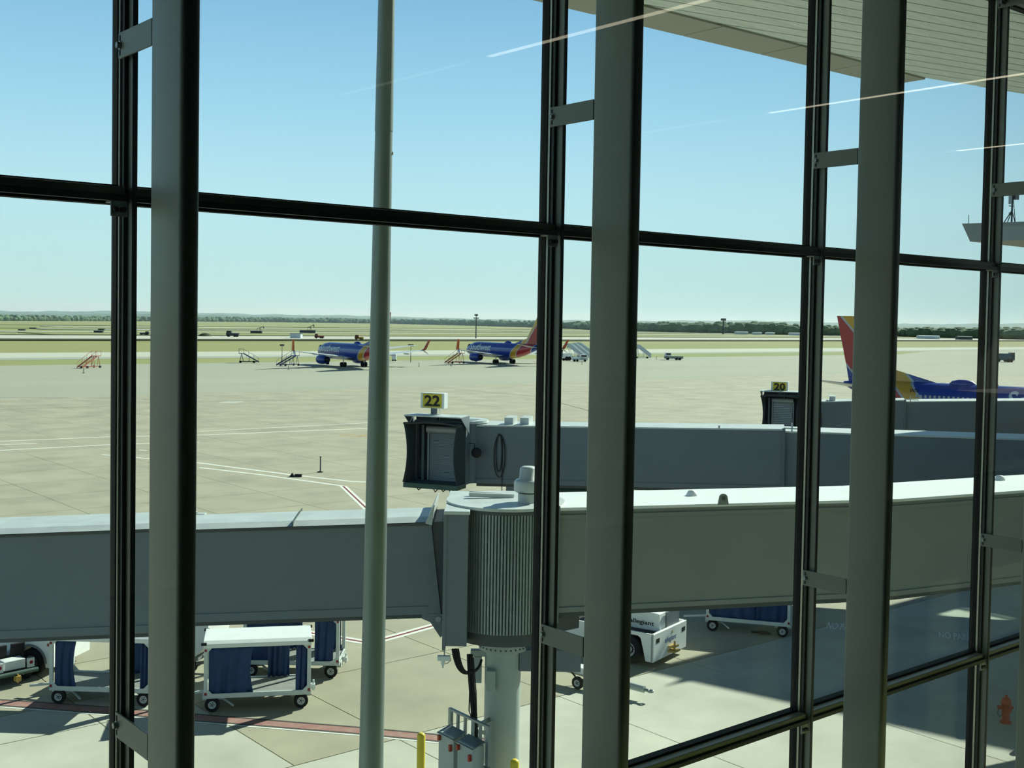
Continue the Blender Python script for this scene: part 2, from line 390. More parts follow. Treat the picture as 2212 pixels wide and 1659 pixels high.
# ------------------------------------------------------------------ apron: concrete slabs on a 6.1 m grid
G0X, G0Y, GS = 24.4, 26.5, 6.1
M_TAN = mat('old_concrete', 'B0AB92', .85, 0, .1, .22, .25, col2='95907B', coord='World')
M_LIGHT = mat('new_concrete', 'C4C4B3', .85, 0, .1, .3, .25, col2='ABAB9A', coord='World')
M_APRON = mat('far_concrete', 'A6A592', .9, 0, .1, .03, 0, col2='9C9B87', coord='World', stretch=(.25, 1, 1))
M_JOINT = mat('joint_filler', '4A4A42', .9, 0, .2, 1, coord='World')
apron = MB().box(-160, 900, -2, 258, -.4, -.035).build('apron', M_JOINT); apron['kind'] = 'structure'; apron['label'] = 'wide sunlit concrete apron with jointed slabs'
def slabmesh(m):
    g = .018; return MB().box(g, GS - g, g, GS - g, -.035, 0).mesh('concrete_slab', [m])
SM = {0: slabmesh(M_TAN), 1: slabmesh(M_LIGHT)}
cells = []
for i in range(-20, 40):
    for j in range(-4, 22):
        x0, y0 = G0X + i * GS, G0Y + j * GS
        if y0 < 2: continue
        c = Vector((x0 + GS / 2, y0 + GS / 2, 0)); d = depth(c); l = c.dot(RH)
        new = (y0 + .1 < 26.5) or (x0 + GS / 2 < 15 and y0 < 33)
        vis = d > 26 and abs(l / d - .008) < .47 + 4.5 / d
        if i <= -2 and j in (0, 1):                      # newer, paler pour at the left, its edges off the grid
            g = .018
            for xa, xb, ya, yb in ([(x0, 15.04, y0, y0 + GS), (15.04, x0 + GS, y0, y0 + GS)] if (i, j) == (-2, 0) else [(x0, x0 + GS, y0, y0 + GS)] if j == 0 else [(x0, min(15.04, x0 + GS), y0, 34.85), (x0, x0 + GS, 34.85, y0 + GS)] + ([(15.04, x0 + GS, y0, 34.85)] if i == -2 else [])):
                MB().box(xa + g, xb - g, ya + g, yb - g, -.035, 0).build('concrete_slab', M_LIGHT if xb <= 15.1 and yb <= 34.9 else M_TAN, apron)
            continue
        cells.append((d if vis else 1e5 + d, i, j, x0, y0, 1 if new else 0))
cells.sort()
rest = [MB(), MB()]
for k, (d, i, j, x0, y0, t) in enumerate(cells):
    if k < 255 and d < 1e5:
        o = bpy.data.objects.new('concrete_slab', SM[t]); COL.objects.link(o); o.location = (x0, y0, 0); o.parent = apron
    else: rest[t].box(x0 + .018, x0 + GS - .018, y0 + .018, y0 + GS - .018, -.035, 0)
for t in (0, 1): rest[t].build('slab_field', (M_TAN, M_LIGHT)[t], apron)['kind'] = 'stuff'
xl, xh = G0X - 20 * GS, G0X + 40 * GS; yh = G0Y + 22 * GS
fa = MB().box(-160, 900, yh, 258, -.035, 0).box(xh, 900, -2, yh, -.035, 0).box(-160, xl, -2, yh, -.035, 0).build('apron_beyond', M_APRON, apron)
# ------------------------------------------------------------------ boarding bridges
M_BR = mat('bridge_shaded_paint', '6E777D', .5, 0, .06, .8)  # darkened for the bridge faces: their shade is partly in this colour
M_BRD = mat('bridge_dark_trim', '4A4F50', .6, 0, .1, 2)
M_BRROOF = mat('bridge_roof_sheet', 'C6CCC8', .45, .1, .14, 1.4, .1)  # lighter tone for the tops, sun on them put into the colour
M_WALK = mat('walkway_paint', '7E847E', .5, 0, .05, .8)
M_COLP = mat('column_paint', 'A9B2AE', .45, 0, .06, 1.5)
M_SLAT = mat('slat_curtain_metal', '8C979A', .38, .55, .14, 4)
M_CABLE = mat('black_cable', '0E1012', .7)
M_HOOD = mat('hood_fabric', '3A4447', .85, 0, .2, 5)
M_HOODIN = mat('hood_inside', '22292C', .9, 0, .2, 5)
M_SHUT = mat('shutter_grey', 'A9AEB1', .5, .1, .06, 3)
M_BUMPG = mat('bumper_green_grey', '49615A', .8, 0, .15, 4)
M_LET = mat('lettering_black', '0B0C0C', .6)

D0 = 28.3
rb = at(1092, 1100, D0); RB = Frame((rb.x, rb.y, 0), -YAW)        # local x = camera right, y = away
br = thing('boarding_bridge', 'grey boarding bridge with a round slatted rotunda on a thick pale column', 'boarding bridge', RB.o, -YAW)
def P(x, y, dl): return RB.px(x, y, D0 + dl)
RR = 1.36
ztop = P(1100, 1111, -RR).z; zbot = P(1100, 1376, -RR).z
# column
MB().cyl((0, 0, 0), (0, 0, zbot - .62), .445, 40).build('column', M_COLP, br)
c = MB().cyl((0, 0, zbot - .64), (0, 0, zbot - .47), .60, 44).cyl((0, 0, zbot - .72), (0, 0, zbot - .64), .445, 44, .60, caps=False).cyl((0, 0, zbot - .47), (0, 0, zbot - .3), .52, 44).build('collar', M_COLP, br)
for k in range(30):
    a = 2 * PI * k / 30; MB().cyl((.59 * cos(a), .59 * sin(a), zbot - .555), (.612 * cos(a), .612 * sin(a), zbot - .555), .022, 6).build('bolt', M_MULLD, c)
MB().box(-.40, -.18, -.6, -.2, zbot - 1.55, zbot - 1.05).build('junction_box', M_COLP, br, .02)
MB().box(-.8, -.42, -.1, .1, zbot - .85, zbot - .70).box(-.72, -.52, -.12, .12, zbot - 1.5, zbot - .85).build('cable_bracket', M_COLP, br, .01)
MB().box(.4, 1.9, -.25, .25, zbot - 1.15, zbot - .62).build('support_beam', M_BR, br, .01)
# rotunda drum: floor ring, slat curtain, roof
MB().cyl((0, 0, zbot - .27), (0, 0, zbot), RR - .06, 48).build('floor_ring', M_BRD, br)
MB().cyl((0, 0, zbot), (0, 0, ztop), RR - .05, 48, caps=False).build('curtain_backing', M_BRD, br)
ns = 112
for k in range(ns):
    a = 2 * PI * k / ns
    if sin(a) > .35 and abs(cos(a)) < .9: continue
    w = PI * RR / ns * .92; t = Vector((-sin(a), cos(a), 0)); n_ = Vector((cos(a), sin(a), 0))
    q = n_ * RR
    MB().hexa([q - t * w - n_ * .03, q - t * w * .6 + n_ * .012, q + t * w * .6 + n_ * .012, q + t * w - n_ * .03][::-1] and
              [tuple(q - t * w - n_ * .03 + Vector((0, 0, zbot + .03))), tuple(q - t * w * .6 + n_ * .012 + Vector((0, 0, zbot + .03))), tuple(q + t * w * .6 + n_ * .012 + Vector((0, 0, zbot + .03))), tuple(q + t * w - n_ * .03 + Vector((0, 0, zbot + .03))),
               tuple(q - t * w - n_ * .03 + Vector((0, 0, ztop - .02))), tuple(q - t * w * .6 + n_ * .012 + Vector((0, 0, ztop - .02))), tuple(q + t * w * .6 + n_ * .012 + Vector((0, 0, ztop - .02))), tuple(q + t * w - n_ * .03 + Vector((0, 0, ztop - .02)))]).build('slat', M_SLAT, br)
MB().cyl((0, 0, ztop - .03), (0, 0, ztop + .06), RR + .06, 56).build('rim', M_BRD, br)
rf = MB().cyl((0, 0, ztop + .06), (0, 0, ztop + .13), RR + .09, 56).build('roof', M_BRROOF, br)
vx = P(1140, 1080, -.3)
v = MB().cyl((vx.x, -.35, ztop + .13), (vx.x, -.35, ztop + .35), .24, 20).lathe([(.24, .5), (.33, .52), (.34, .56), (.34, .74), (.30, .80), (.22, .82), (.2, 1.08), (.15, 1.12), (0, 1.12)], 20, (vx.x, -.35, ztop - .12))
v.build('roof_vent', M_BRROOF, rf)
MB().bar((-.9, .15, ztop + .22), (.2, .35, ztop + .17), .09, .09).bar((-.9, .5, ztop + .22), (-.1, .42, ztop + .19), .07, .07).build('roof_arm', M_BRROOF, rf)
# end frame between drum and tunnel
fx0, fx1 = P(958, 1250, -1.5).x, P(1010, 1250, -1.5).x
zf0, zf1 = P(985, 1395, -1.5).z, P(985, 1111, -1.5).z
fr_ = MB().box(fx0 + .05, fx1, -1.55, 1.55, zf0, zf1).build('end_frame', M_BR, br, .01)
MB().box(fx0 - .01, fx1 + .03, -1.58, 1.58, zf1, zf1 + .08).build('frame_cap', M_BRROOF, fr_, .01)
MB().box(fx0 - .01, fx0 + .07, -1.57, -1.42, zf0 - .1, zf1).build('frame_rail', M_BR, fr_, .01)
MB().box(fx1 - .2, fx1 - .03, -1.562, -1.55, zf0 + .35, zf1 - .3).build('frame_panel', M_BRD, fr_) if False else None
# tunnel sections going left, sloping down
def tunnel(parent, pts, yf, yb, name, mw, mroof, fr=.09, rail=.2):
    """pts: (x, ztop, zbottom) stations along the tunnel"""
    mb = MB(); rings = []
    for x, zt, zb in pts: rings.append([(x, yf, zb), (x, yb, zb), (x, yb, zt), (x, yf, zt)])
    o = mb.loft(rings, smooth=False).build(name, mw, parent)
    rf = MB().loft([[(x, yf - .05, zt + .01), (x, yb + .05, zt + .01), (x, yb - .3, zt + fr), (x, yf + .3, zt + fr)] for x, zt, zb in pts], smooth=False).build('roof_sheet', mroof, o)
    MB().loft([[(x, yf - .04, zt - .07), (x, yf, zt - .07), (x, yf, zt), (x, yf - .06, zt)] for x, zt, zb in pts], smooth=False).build('gutter_shadow', M_BRD, o)  # dark strip stands for the shadow line of the gutter
    MB().loft([[(x, yf - .025, zb + .02), (x, yf, zb + .02), (x, yf, zb + rail), (x, yf - .025, zb + rail)] for x, zt, zb in pts], smooth=False).build('lower_rail', mw, o)
    MB().loft([[(x, yf + .05, zb - .1), (x, yb - .05, zb - .1), (x, yb - .05, zb), (x, yf + .05, zb)] for x, zt, zb in pts], smooth=False).build('floor_beam', M_BRD, o)
    return o, rf
yfA = -.95
a0, a1 = P(928, 1128, yfA), P(360, 1146, yfA); b0, b1 = P(928, 1327, yfA), P(360, 1347, yfA)
tA, rA = tunnel(br, [(a1.x, a1.z, b1.z), (a0.x, a0.z, b0.z)], yfA, 1.0, 'inner_tunnel', M_BR, M_BRROOF)
for i, xx in enumerate((632,)):
    q = P(xx, 1120, yfA).x; zt = a1.z + (a0.z - a1.z) * (q - a1.x) / (a0.x - a1.x)
    MB().prism([(q, yfA - .05, zt + .02), (q + .025, yfA - .05, zt + .02), (q - .10, 1.0, zt + .02), (q - .125, 1.0, zt + .02)], (0, 0, .095)).build('roof_seam', M_BRD, tA)
c0, c1 = P(371, 1141, -1.12), P(-480, 1172, -1.12); d0, d1 = P(371, 1366, -1.12), P(-480, 1400, -1.12)
tB, rB = tunnel(br, [(c1.x, c1.z, d1.z), (c0.x, c0.z, d0.z)], -1.12, 1.15, 'outer_tunnel', M_BR, M_BRROOF)
q = P(440, 1118, .9); MB().box(q.x - .15, q.x + .06, .75, .95, q.z - .2, q.z + .12).box(q.x + .06, q.x + .4, .8, .88, q.z - .06, q.z + .02).build('roof_fitting', M_BRROOF, tA)
# flashing and hinge
q0, q1 = P(919, 1130, -1.05), P(941, 1085, -.7)
MB().prism([(a0.x - .1, -1.02, a0.z - .02), (a0.x + .06, -1.02, a0.z - .06), (a0.x + .12, -1.02, a0.z + .42), (a0.x + .10, -1.02, a0.z + .42)], (0, 2.0, 0)).build('flashing', M_BRROOF, tA)
MB().prism([(a0.x, yfA + .03, a0.z), (fx0 + .05, yfA + .03, a0.z + .02), (fx0 + .05, yfA + .03, b0.z - .1), (a0.x + .2, yfA + .03, b0.z - .1)], (0, 1.8, 0)).build('gap_infill', M_BRD, br)  # dark block filling the triangular gap at the tunnel end
MB().prism([(a0.x, yfA - .02, a0.z - .05), (a0.x + .04, yfA - .02, a0.z - .05), (a0.x + .30, yfA - .02, b0.z), (a0.x, yfA - .02, b0.z)], (0, .06, 0)).build('end_panel', M_BR, tA)
MB().prism([(a0.x - .15, yfA - .03, b0.z + .02), (a0.x + .34, yfA - .03, b0.z + .02), (a0.x + .40, yfA - .03, b0.z - .42), (a0.x + .30, yfA - .03, b0.z - .55), (a0.x + .05, yfA - .03, b0.z - .18), (a0.x - .15, yfA - .03, b0.z - .1)], (0, .08, 0)).build('hinge_plate', M_BR, br)
MB().cyl((a0.x + .24, yfA - .06, b0.z - .1), (a0.x + .24, yfA + .05, b0.z - .1), .07, 12).build('hinge_pin', M_STEEL, br)
# hanging camera, cables
h = P(957, 1420, -1.5)
hc = MB().cyl((h.x + .03, -1.5, zf0), (h.x + .03, -1.5, h.z + .02), .015, 6).build('camera_rod', M_STEEL, br)
MB().box(h.x - .13, h.x + .17, -1.56, -1.44, h.z - .07, h.z + .04).build('camera_housing', M_WHITE, hc, .01); MB().lathe([(.05, 0), (.05, -.08), (.02, -.14), (.02, -.18), (0, -.18)], 10, (h.x, -1.5, h.z - .07)).build('camera_head', M_WHITE, hc)
MB().tube([(h.x + .17, -1.5, h.z), (h.x + .19, -1.5, h.z - .06), (h.x + .1, -1.5, h.z - .14), (h.x + .02, -1.5, h.z - .15)], .008, 6).build('camera_wire', M_CABLE, hc)
def bez(p0, p1, p2, n=12):
    p0, p1, p2 = Vector(p0), Vector(p1), Vector(p2); return [p0 * (1 - t) ** 2 + p1 * 2 * t * (1 - t) + p2 * t * t for t in [i / n for i in range(n + 1)]]
k0 = P(978, 1402, -1.2); k1 = P(1020, 1450, -1.0); k2 = P(1040, 1425, -.6)
for off in (0, .06, .12):
    MB().tube(bez((k0.x + off, -1.2, k0.z), (k0.x + .1 + off, -1.1, k1.z - .15), (k1.x - .02, -1.0, k1.z - .02 + off * .3)) + bez((k1.x, -1.0, k1.z - .02 + off * .3), (k2.x - .05, -.8, k1.z - .05), (k2.x, -.6, k2.z))[1:], .032, 8).build('cable_loop', M_CABLE, br)
z1 = P(1020, 1560, -1).z
for off in (0, .07):
    MB().tube(bez((k1.x - .1 + off, -.9, zbot - .55), (k1.x - .08 + off, -1.0, k1.z), (k1.x - .02 + off, -.95, k1.z - .6)) + bez((k1.x - .02 + off, -.95, k1.z - .6), (k1.x + .06 + off, -.95, z1), (k1.x + .12 + off, -.9, z1 - 1.6))[1:], .04, 8).build('down_cable', M_CABLE, br)
MB().tube([(k1.x + .02, -1.0, zbot - .6), (k1.x + .1, -1.02, k1.z - .5), (k1.x + .12, -1.03, k1.z - 1.0), (k1.x + .02, -1.03, k1.z - 1.15), (k1.x - .06, -1.0, k1.z - .95), (k1.x - .04, -1.0, zbot - .6)], .016, 6).build('wire_loop', M_CABLE, br)
zb1 = P(1030, 1563, -.6).z; zb2 = P(1030, 1585, -.6).z
MB().bar((k1.x + .05, -.85, zb1), (-.3, -.3, zb1), .05, .09).bar((k1.x + .05, -.95, zb2 + .2), (-.32, -.42, zb2 - .05), .05, .09).build('cable_strut', M_STEEL, br)
# drive column of the outer tunnel, out of frame
xd = c1.x + 1.0
MB().box(xd - .3, xd + .3, -1.6, -1.2, .9, d1.z + 1.2).box(xd - .3, xd + .3, 1.2, 1.6, .9, d1.z + 1.2).box(xd - .4, xd + .4, -1.6, 1.6, .6, 1.0).build('drive_column', M_BRD, br)
for s in (-1, 1): MB().cyl((xd, s * .9, .5), (xd, s * 1.3, .5), .5, 24).build('drive_wheel', M_BLACK, br)

# power cabinets and rack beside the column
ck = RB.o + RB.x * P(1012, 1600, -1.1).x + RB.y * -1.1
PC = Frame((ck.x, ck.y, 0), -YAW + rad(-52))
pw = thing('electrical_rack', 'galvanised rack with two grey switch cabinets beside the bridge column', 'cabinet rack', PC.o, PC.rz)
zc = at(1012, 1556, D0 - 1.2).z
for x in (-.75, .75): MB().box(x - .05, x + .05, -.03, .05, 0, zc).build('rack_post', M_STEEL, pw)
MB().box(-.8, .8, -.03, .05, zc, zc + .05).box(-.8, .8, -.03, .05, zc - .95, zc - .9).build('rack_rail', M_STEEL, pw)
for x in (-.45, -.15, .15, .45): MB().box(x - .03, x + .03, -.02, .04, 0, zc).build('rack_upright', M_STEEL, pw)
for x0 in (-.72, .05):
    b = MB().box(x0, x0 + .62, -.36, -.04, zc - 2.0, zc - .42).build('switch_cabinet', M_COLP, pw, .01)
    MB().prism([(x0 - .02, -.40, zc - .47), (x0 + .64, -.40, zc - .47), (x0 + .64, -.02, zc - .36), (x0 - .02, -.02, zc - .36)], (0, 0, .02)).build('cabinet_roof', M_STEEL, b)
    MB().box(x0 + .5, x0 + .56, -.43, -.36, zc - .75, zc - .6).build('red_handle', M_RED, b); MB().box(x0 + .04, x0 + .1, -.43, -.36, zc - .62, zc - .5).build('red_handle', M_RED, b)

# ------------------------------------------------------------------ fixed walkway from the rotunda to the right
ZW1, ZW0 = 7.28, 4.83
def wk(x, y): return gnd(x, y, ZW1)
w0 = ld(1.35, 27.45, 0); w1 = wk(1940, 1081); w2 = wk(2208, 1062)
w0.z = w1.z = w2.z = 0
w3 = w2 + (w2 - w1).normalized() * 22
wkw = thing('fixed_walkway', 'long pale enclosed walkway with a bright white roof leading off the rotunda', 'walkway', (w0.x, w0.y, 0))
def nrm(a, b): d = (b - a).normalized(); return Vector((-d.y, d.x, 0))
WS = [w0, w1, w2, w3]; WN = [nrm(w0, w1), (nrm(w0, w1) + nrm(w1, w2)).normalized(), nrm(w1, w2), nrm(w1, w2)]
def wring(i, o0, z0, o1, z1): 
    p = WS[i] - w0; n = WN[i]; a = p + n * o0; b = p + n * o1
    return [(a.x, a.y, z0), (b.x, b.y, z0), (b.x, b.y, z1), (a.x, a.y, z1)]
body = MB().loft([wring(i, 0, ZW0, 2.25, ZW1) for i in range(4)], smooth=False).build('walkway_body', M_WALK, wkw)
MB().loft([wring(i, -.07, ZW1 - .02, 2.32, ZW1 + .05) for i in range(4)], smooth=False).build('roof_sheet', M_WHITE, wkw)
MB().loft([wring(i, -.05, ZW1 - .22, .0, ZW1 - .13) for i in range(4)], smooth=False).build('upper_rail', M_WALK, wkw)
MB().loft([wring(i, -.04, ZW0 - .02, .0, ZW0 + .1) for i in range(4)], smooth=False).build('lower_rail', M_WALK, wkw)
MB().loft([wring(i, .1, ZW0 - .16, 2.15, ZW0) for i in range(4)], smooth=False).build('floor_beam', M_BRD, wkw)
def lug(p, n_, zz):
    d = Vector((n_.y, -n_.x, 0)); ring = []
    for k in range(9):
        a = PI * k / 8; ring.append(p + d * .11 * cos(a) + Vector((0, 0, zz + .16 + .11 * sin(a))))
    ring += [p - d * .14 + Vector((0, 0, zz)), p + d * .14 + Vector((0, 0, zz))]
    l = MB().prism(ring, n_ * .05).build('lifting_lug', M_WALK, wkw)
    q = p + Vector((0, 0, zz + .16)); MB().cyl(q - n_ * .006, q + n_ * .056, .05, 12).build('lug_hole', M_BRD, l)
lug(wk(1563, 1094) * 1 - w0 - Vector((0, 0, ZW1)), WN[0], ZW1 + .04)
for x, y in ((1495, 1066), (2160, 1033)):
    q = gnd(x, y, ZW1 + .1) - w0; MB().lathe([(0, .16), (.1, .14), (.15, .05), (.16, 0)], 12, (q.x, q.y, ZW1 + .03)).build('roof_dome', M_WHITE, wkw)
# frame where the walkway meets the drum
q = w0 - w0; d = (w1 - w0).normalized(); nn = WN[0]
for k, s in enumerate((-.35, -.1)):
    p = d * s
    MB().prism([tuple(p + nn * -.12 + Vector((0, 0, ZW0 - .25))), tuple(p + nn * 2.37 + Vector((0, 0, ZW0 - .25))), tuple(p + nn * 2.37 + Vector((0, 0, ZW1 + .1))), tuple(p + nn * -.12 + Vector((0, 0, ZW1 + .1)))], tuple(d * .16)).build('portal_frame', M_BR, wkw, .01)
p = d * 9.5 + nn * 1.1
for s in (1.2, 22.5, 31): 
    p = (w1 - w0) * 0 + (w0 - w0) + d * s + nn * 1.1 if s < 10 else (w2 - w0) + (w3 - w2).normalized() * (s - 16) + WN[3] * 1.1
    if s > 3: MB().cyl((p.x, p.y, 0), (p.x, p.y, ZW0), .3, 20).build('support_column', M_COLP, wkw)
MB().box(-.3, .9, 0.1, .5, ZW0 - .55, ZW0 - .2).build('drive_box', M_BRD, wkw)

# ------------------------------------------------------------------ gate bridges with cab, hood and number sign
def gate_bridge(label, num, cabpx, dc, tunpts, near_join, face_rot, signpx, s=1.0, detail=True):
    """cabpx: pixel of cab-floor centre front; dc: depth; tunpts: (px x, px ytop, px ybottom, depth) along the near wall"""
    base = at(cabpx[0], cabpx[1], dc); zfl = base.z
    o = thing('boarding_bridge', label, 'boarding bridge', (base.x, base.y, 0), -YAW)
    F = Frame((base.x, base.y, 0), -YAW)
    # cab, local axes: u across the opening, n towards the aircraft
    a = rad(face_rot); n = Vector((sin(a) * -1, -cos(a), 0)); u = Vector((cos(a), -sin(a), 0))
    hw, hh, dp = 1.36 * s, 3.05 * s, 1.15 * s
    def L(U, N, Z): q = u * U * s + n * N * s; return Vector((q.x, q.y, zfl + Z * s))
    # cab shell behind the hood
    c = thing('cab', None, None); c.parent = o
    shell = MB()
    shell.hexa([L(-1.3, -1.9, -.1), L(1.3, -1.9, -.1), L(1.3, -.05, -.1), L(-1.3, -.05, -.1), L(-1.3, -1.9, 0), L(1.3, -1.9, 0), L(1.3, -.05, 0), L(-1.3, -.05, 0)])
    shell.hexa([L(1.2, -1.9, 0), L(1.32, -1.9, 0), L(1.32, -.05, 0), L(1.2, -.05, 0), L(1.2, -1.9, 2.75), L(1.32, -1.9, 2.75), L(1.32, -.05, 2.75), L(1.2, -.05, 2.75)])
    shell.hexa([L(-1.32, -1.9, 0), L(-1.2, -1.9, 0), L(-1.2, -.05, 0), L(-1.32, -.05, 0), L(-1.32, -1.9, 2.75), L(-1.2, -1.9, 2.75), L(-1.2, -.05, 2.75), L(-1.32, -.05, 2.75)])
    shell.hexa([L(-1.32, -1.9, 2.75), L(1.32, -1.9, 2.75), L(1.32, -.05, 2.75), L(-1.32, -.05, 2.75), L(-1.32, -1.9, 2.85), L(1.32, -1.9, 2.85), L(1.32, -.05, 2.85), L(-1.32, -.05, 2.85)])
    shell.build('cab_shell', M_BR, c)
    MB().hexa([L(-1.2, -.45, 0), L(1.2, -.45, 0), L(1.2, -.35, 0), L(-1.2, -.35, 0), L(-1.2, -.45, 2.75), L(1.2, -.45, 2.75), L(1.2, -.35, 2.75), L(-1.2, -.35, 2.75)]).build('cab_bulkhead', M_HOODIN, c)
    ns_ = 34 if detail else 18
    for k in range(ns_):                                   # roller shutter
        z0 = 2.3 * k / ns_; z1 = 2.3 * (k + 1) / ns_ - .012
        MB().hexa([L(-.62, -.35, z0), L(.72, -.35, z0), L(.72, -.30, z0 + .01), L(-.62, -.30, z0 + .01), L(-.62, -.35, z1), L(.72, -.35, z1), L(.72, -.32, z1), L(-.62, -.32, z1)]).build('shutter_slat', M_SHUT, c)
    MB().cyl(L(-.72, -.22, 2.42), L(.8, -.22, 2.42), .17 * s, 16).build('shutter_roll', M_SHUT, c)
    for U in (-.72, .76): MB().hexa([L(U, -.35, 0), L(U + .08, -.35, 0), L(U + .08, -.24, 0), L(U, -.24, 0), L(U, -.35, 2.35), L(U + .08, -.35, 2.35), L(U + .08, -.24, 2.35), L(U, -.24, 2.35)]).build('shutter_rail', M_SHUT, c)
    MB().hexa([L(-.98, -.25, 0), L(-.86, -.25, 0), L(-.86, -.15, 0), L(-.98, -.15, 0), L(-.98, -.25, 2.6), L(-.86, -.25, 2.6), L(-.86, -.15, 2.6), L(-.98, -.15, 2.6)]).build('door_post', M_BR, c)
    MB().hexa([L(-1.15, -.25, .1), L(-.8, -.25, .1), L(-.8, -.4, .1), L(-1.15, -.4, .1), L(-1.15, -.25, .95), L(-.8, -.25, .95), L(-.8, -.55, 1.1), L(-1.15, -.55, 1.1)]).build('control_desk', M_HOOD, c)
    # bellows hood: pleated side walls and roof, bowed inwards at mid height
    N = 9
    def side(sgn):
        mb = MB(); prof = []
        for k in range(2 * N + 1):
            t = k / (2 * N); d_ = -.05 + t * 1.12; off = (.07 if k % 2 else 0)
            prof.append((d_, off))
        rows = []
        for j in range(11):
            z = 2.8 * j / 10; q = 4 * (z / 2.8) * (1 - z / 2.8)
            rows.append([L(sgn * (1.30 + .09 * (d_ / 1.07) - off * .8 - .20 * q * max(0, d_) / 1.07), d_, z - .05 + .07 * d_) for d_, off in prof])
        vs = [p for r in rows for p in r]; m_ = len(prof); fs = []
        for j in range(10):
            for k in range(m_ - 1):
                f = (j * m_ + k, j * m_ + k + 1, (j + 1) * m_ + k + 1, (j + 1) * m_ + k); fs.append(f if sgn < 0 else f[::-1])
        return mb.add(vs, fs)
    for sgn in (-1, 1):
        b = side(sgn).build('hood_side', M_HOOD, c); so = b.modifiers.new('cloth', 'SOLIDIFY'); so.thickness = .02
    rows = []
    for j in range(9):
        U = -1.36 + 2.72 * j / 8; arch = .12 * (1 - (U / 1.36) ** 2)
        rows.append([L(U * (1 + .02 * d_), d_, 2.78 + arch * d_ / 1.07 - (.07 if k % 2 else 0)) for k, d_ in enumerate([-.05 + q * 1.12 / 18 for q in range(19)])])
    vs = [p for r in rows for p in r]; fs = []
    for j in range(8):
        for k in range(18): fs.append((j * 19 + k, j * 19 + k + 1, (j + 1) * 19 + k + 1, (j + 1) * 19 + k))
    b = MB().add(vs, fs).build('hood_roof', M_HOOD, c); so = b.modifiers.new('cloth', 'SOLIDIFY'); so.thickness = .02
    MB().hexa([L(-1.36, -.05, -.22), L(1.36, -.05, -.22), L(1.36, 1.05, -.22), L(-1.36, 1.05, -.22), L(-1.36, -.05, 0), L(1.36, -.05, 0), L(1.36, 1.05, 0), L(-1.36, 1.05, 0)]).build('floor_bumper', M_BUMPG, c)
    for k, U in enumerate((-.75, .1, .5, .9)): MB().tube([L(U - .15, .6, -.22), L(U, .65, -.36 - .04 * (k % 2)), L(U + .16, .6, -.22)], .03 * s, 6).build('hanging_hose', M_CABLE, c)
    # visor roof plate over the hood
    MB().prism([L(-1.42, -.15, 3.12), L(1.42, -.15, 3.12), L(1.42, .95, 3.10), L(-1.42, .95, 3.10)], (0, 0, .05)).build('visor_plate', M_BRROOF, c)
    MB().prism([L(1.40, -.2, 2.3), L(1.40, .9, 3.12), L(1.40, -.2, 3.14)], u * .03).prism([L(-1.43, -.2, 2.3), L(-1.43, .9, 3.12), L(-1.43, -.2, 3.14)], u * .03).build('visor_cheek', M_BR, c)
    MB().prism([L(-1.3, -.2, 2.85), L(1.3, -.2, 2.85), L(1.3, -.2, 3.12), L(-1.3, -.2, 3.12)], -n * .08).build('visor_back', M_BRD, c)
    # drum joining cab and tunnel
    dr = MB()
    cc = L(.55, -1.55, 0); dr.cyl((cc.x, cc.y, zfl - .1), (cc.x, cc.y, zfl + 2.72 * s), 1.18 * s, 36); dr.build('cab_drum', M_BR, c)
    MB().cyl((cc.x, cc.y, zfl + 2.72 * s), (cc.x, cc.y, zfl + 2.84 * s), 1.24 * s, 36).build('drum_roof', M_BRROOF, c)
    if detail:
        q = F.px(1029, 978, dc - .35); MB().lathe([(.0, -.1), (.2, -.1), (.24, -.02), (.24, .04), (.2, .1), (0, .1)], 18, tuple(q), axis='y').build('hose_reel', M_CABLE, c)
        MB().tube([q + Vector((-.35, .1, .42)), q + Vector((-.1, .05, .42)), q + Vector((-.1, 0, .1))], .025, 6).build('reel_bracket', M_CABLE, c)
    # tunnel
    st = []
    for x, yt, yb, d_ in tunpts: t_, b_ = F.px(x, yt, d_), F.px(x, yb, d_); st.append((t_, b_))
    def sect(i, j, name, inset=0):
        (t0, b0), (t1, b1) = st[i], st[j]; d = Vector((t1.x - t0.x, t1.y - t0.y, 0)).normalized(); w = Vector((-d.y, d.x, 0))
        def rg(t, b, o0, o1, za, zb): p = Vector((t.x, t.y, 0)); A, B = p + w * o0, p + w * o1; return [(A.x, A.y, za), (B.x, B.y, za), (B.x, B.y, zb), (A.x, A.y, zb)]
        Wd = 2.3 * s
        so = MB().loft([rg(t0, b0, 0, Wd, b0.z, t0.z), rg(t1, b1, 0, Wd, b1.z, t1.z)], smooth=False).build(name, M_BR, o)
        MB().loft([rg(t0, b0, -.06, Wd + .06, t0.z, t0.z + .07), rg(t1, b1, -.06, Wd + .06, t1.z, t1.z + .07)], smooth=False).build('roof_sheet', M_BRROOF, so)
        MB().loft([rg(t0, b0, -.04, 0, b0.z, b0.z + .22), rg(t1, b1, -.04, 0, b1.z, b1.z + .22)], smooth=False).build('lower_rail', M_BR, so)
        MB().loft([rg(t0, b0, .1, Wd - .1, b0.z - .14, b0.z), rg(t1, b1, .1, Wd - .1, b1.z - .14, b1.z)], smooth=False).build('floor_beam', M_BRD, so)
        return so, d, w
    so, d, w = sect(0, 1, 'outer_tunnel'); si, d2, w2_ = sect(2, 3, 'inner_tunnel')
    t0, b0 = st[0]; t1, b1 = st[1]
    e = Vector((t1.x, t1.y, 0))
    MB().bar((e.x, e.y, b1.z - .05), (e.x, e.y, t1.z + .1), .12, .12).build('end_post', M_BR, so)
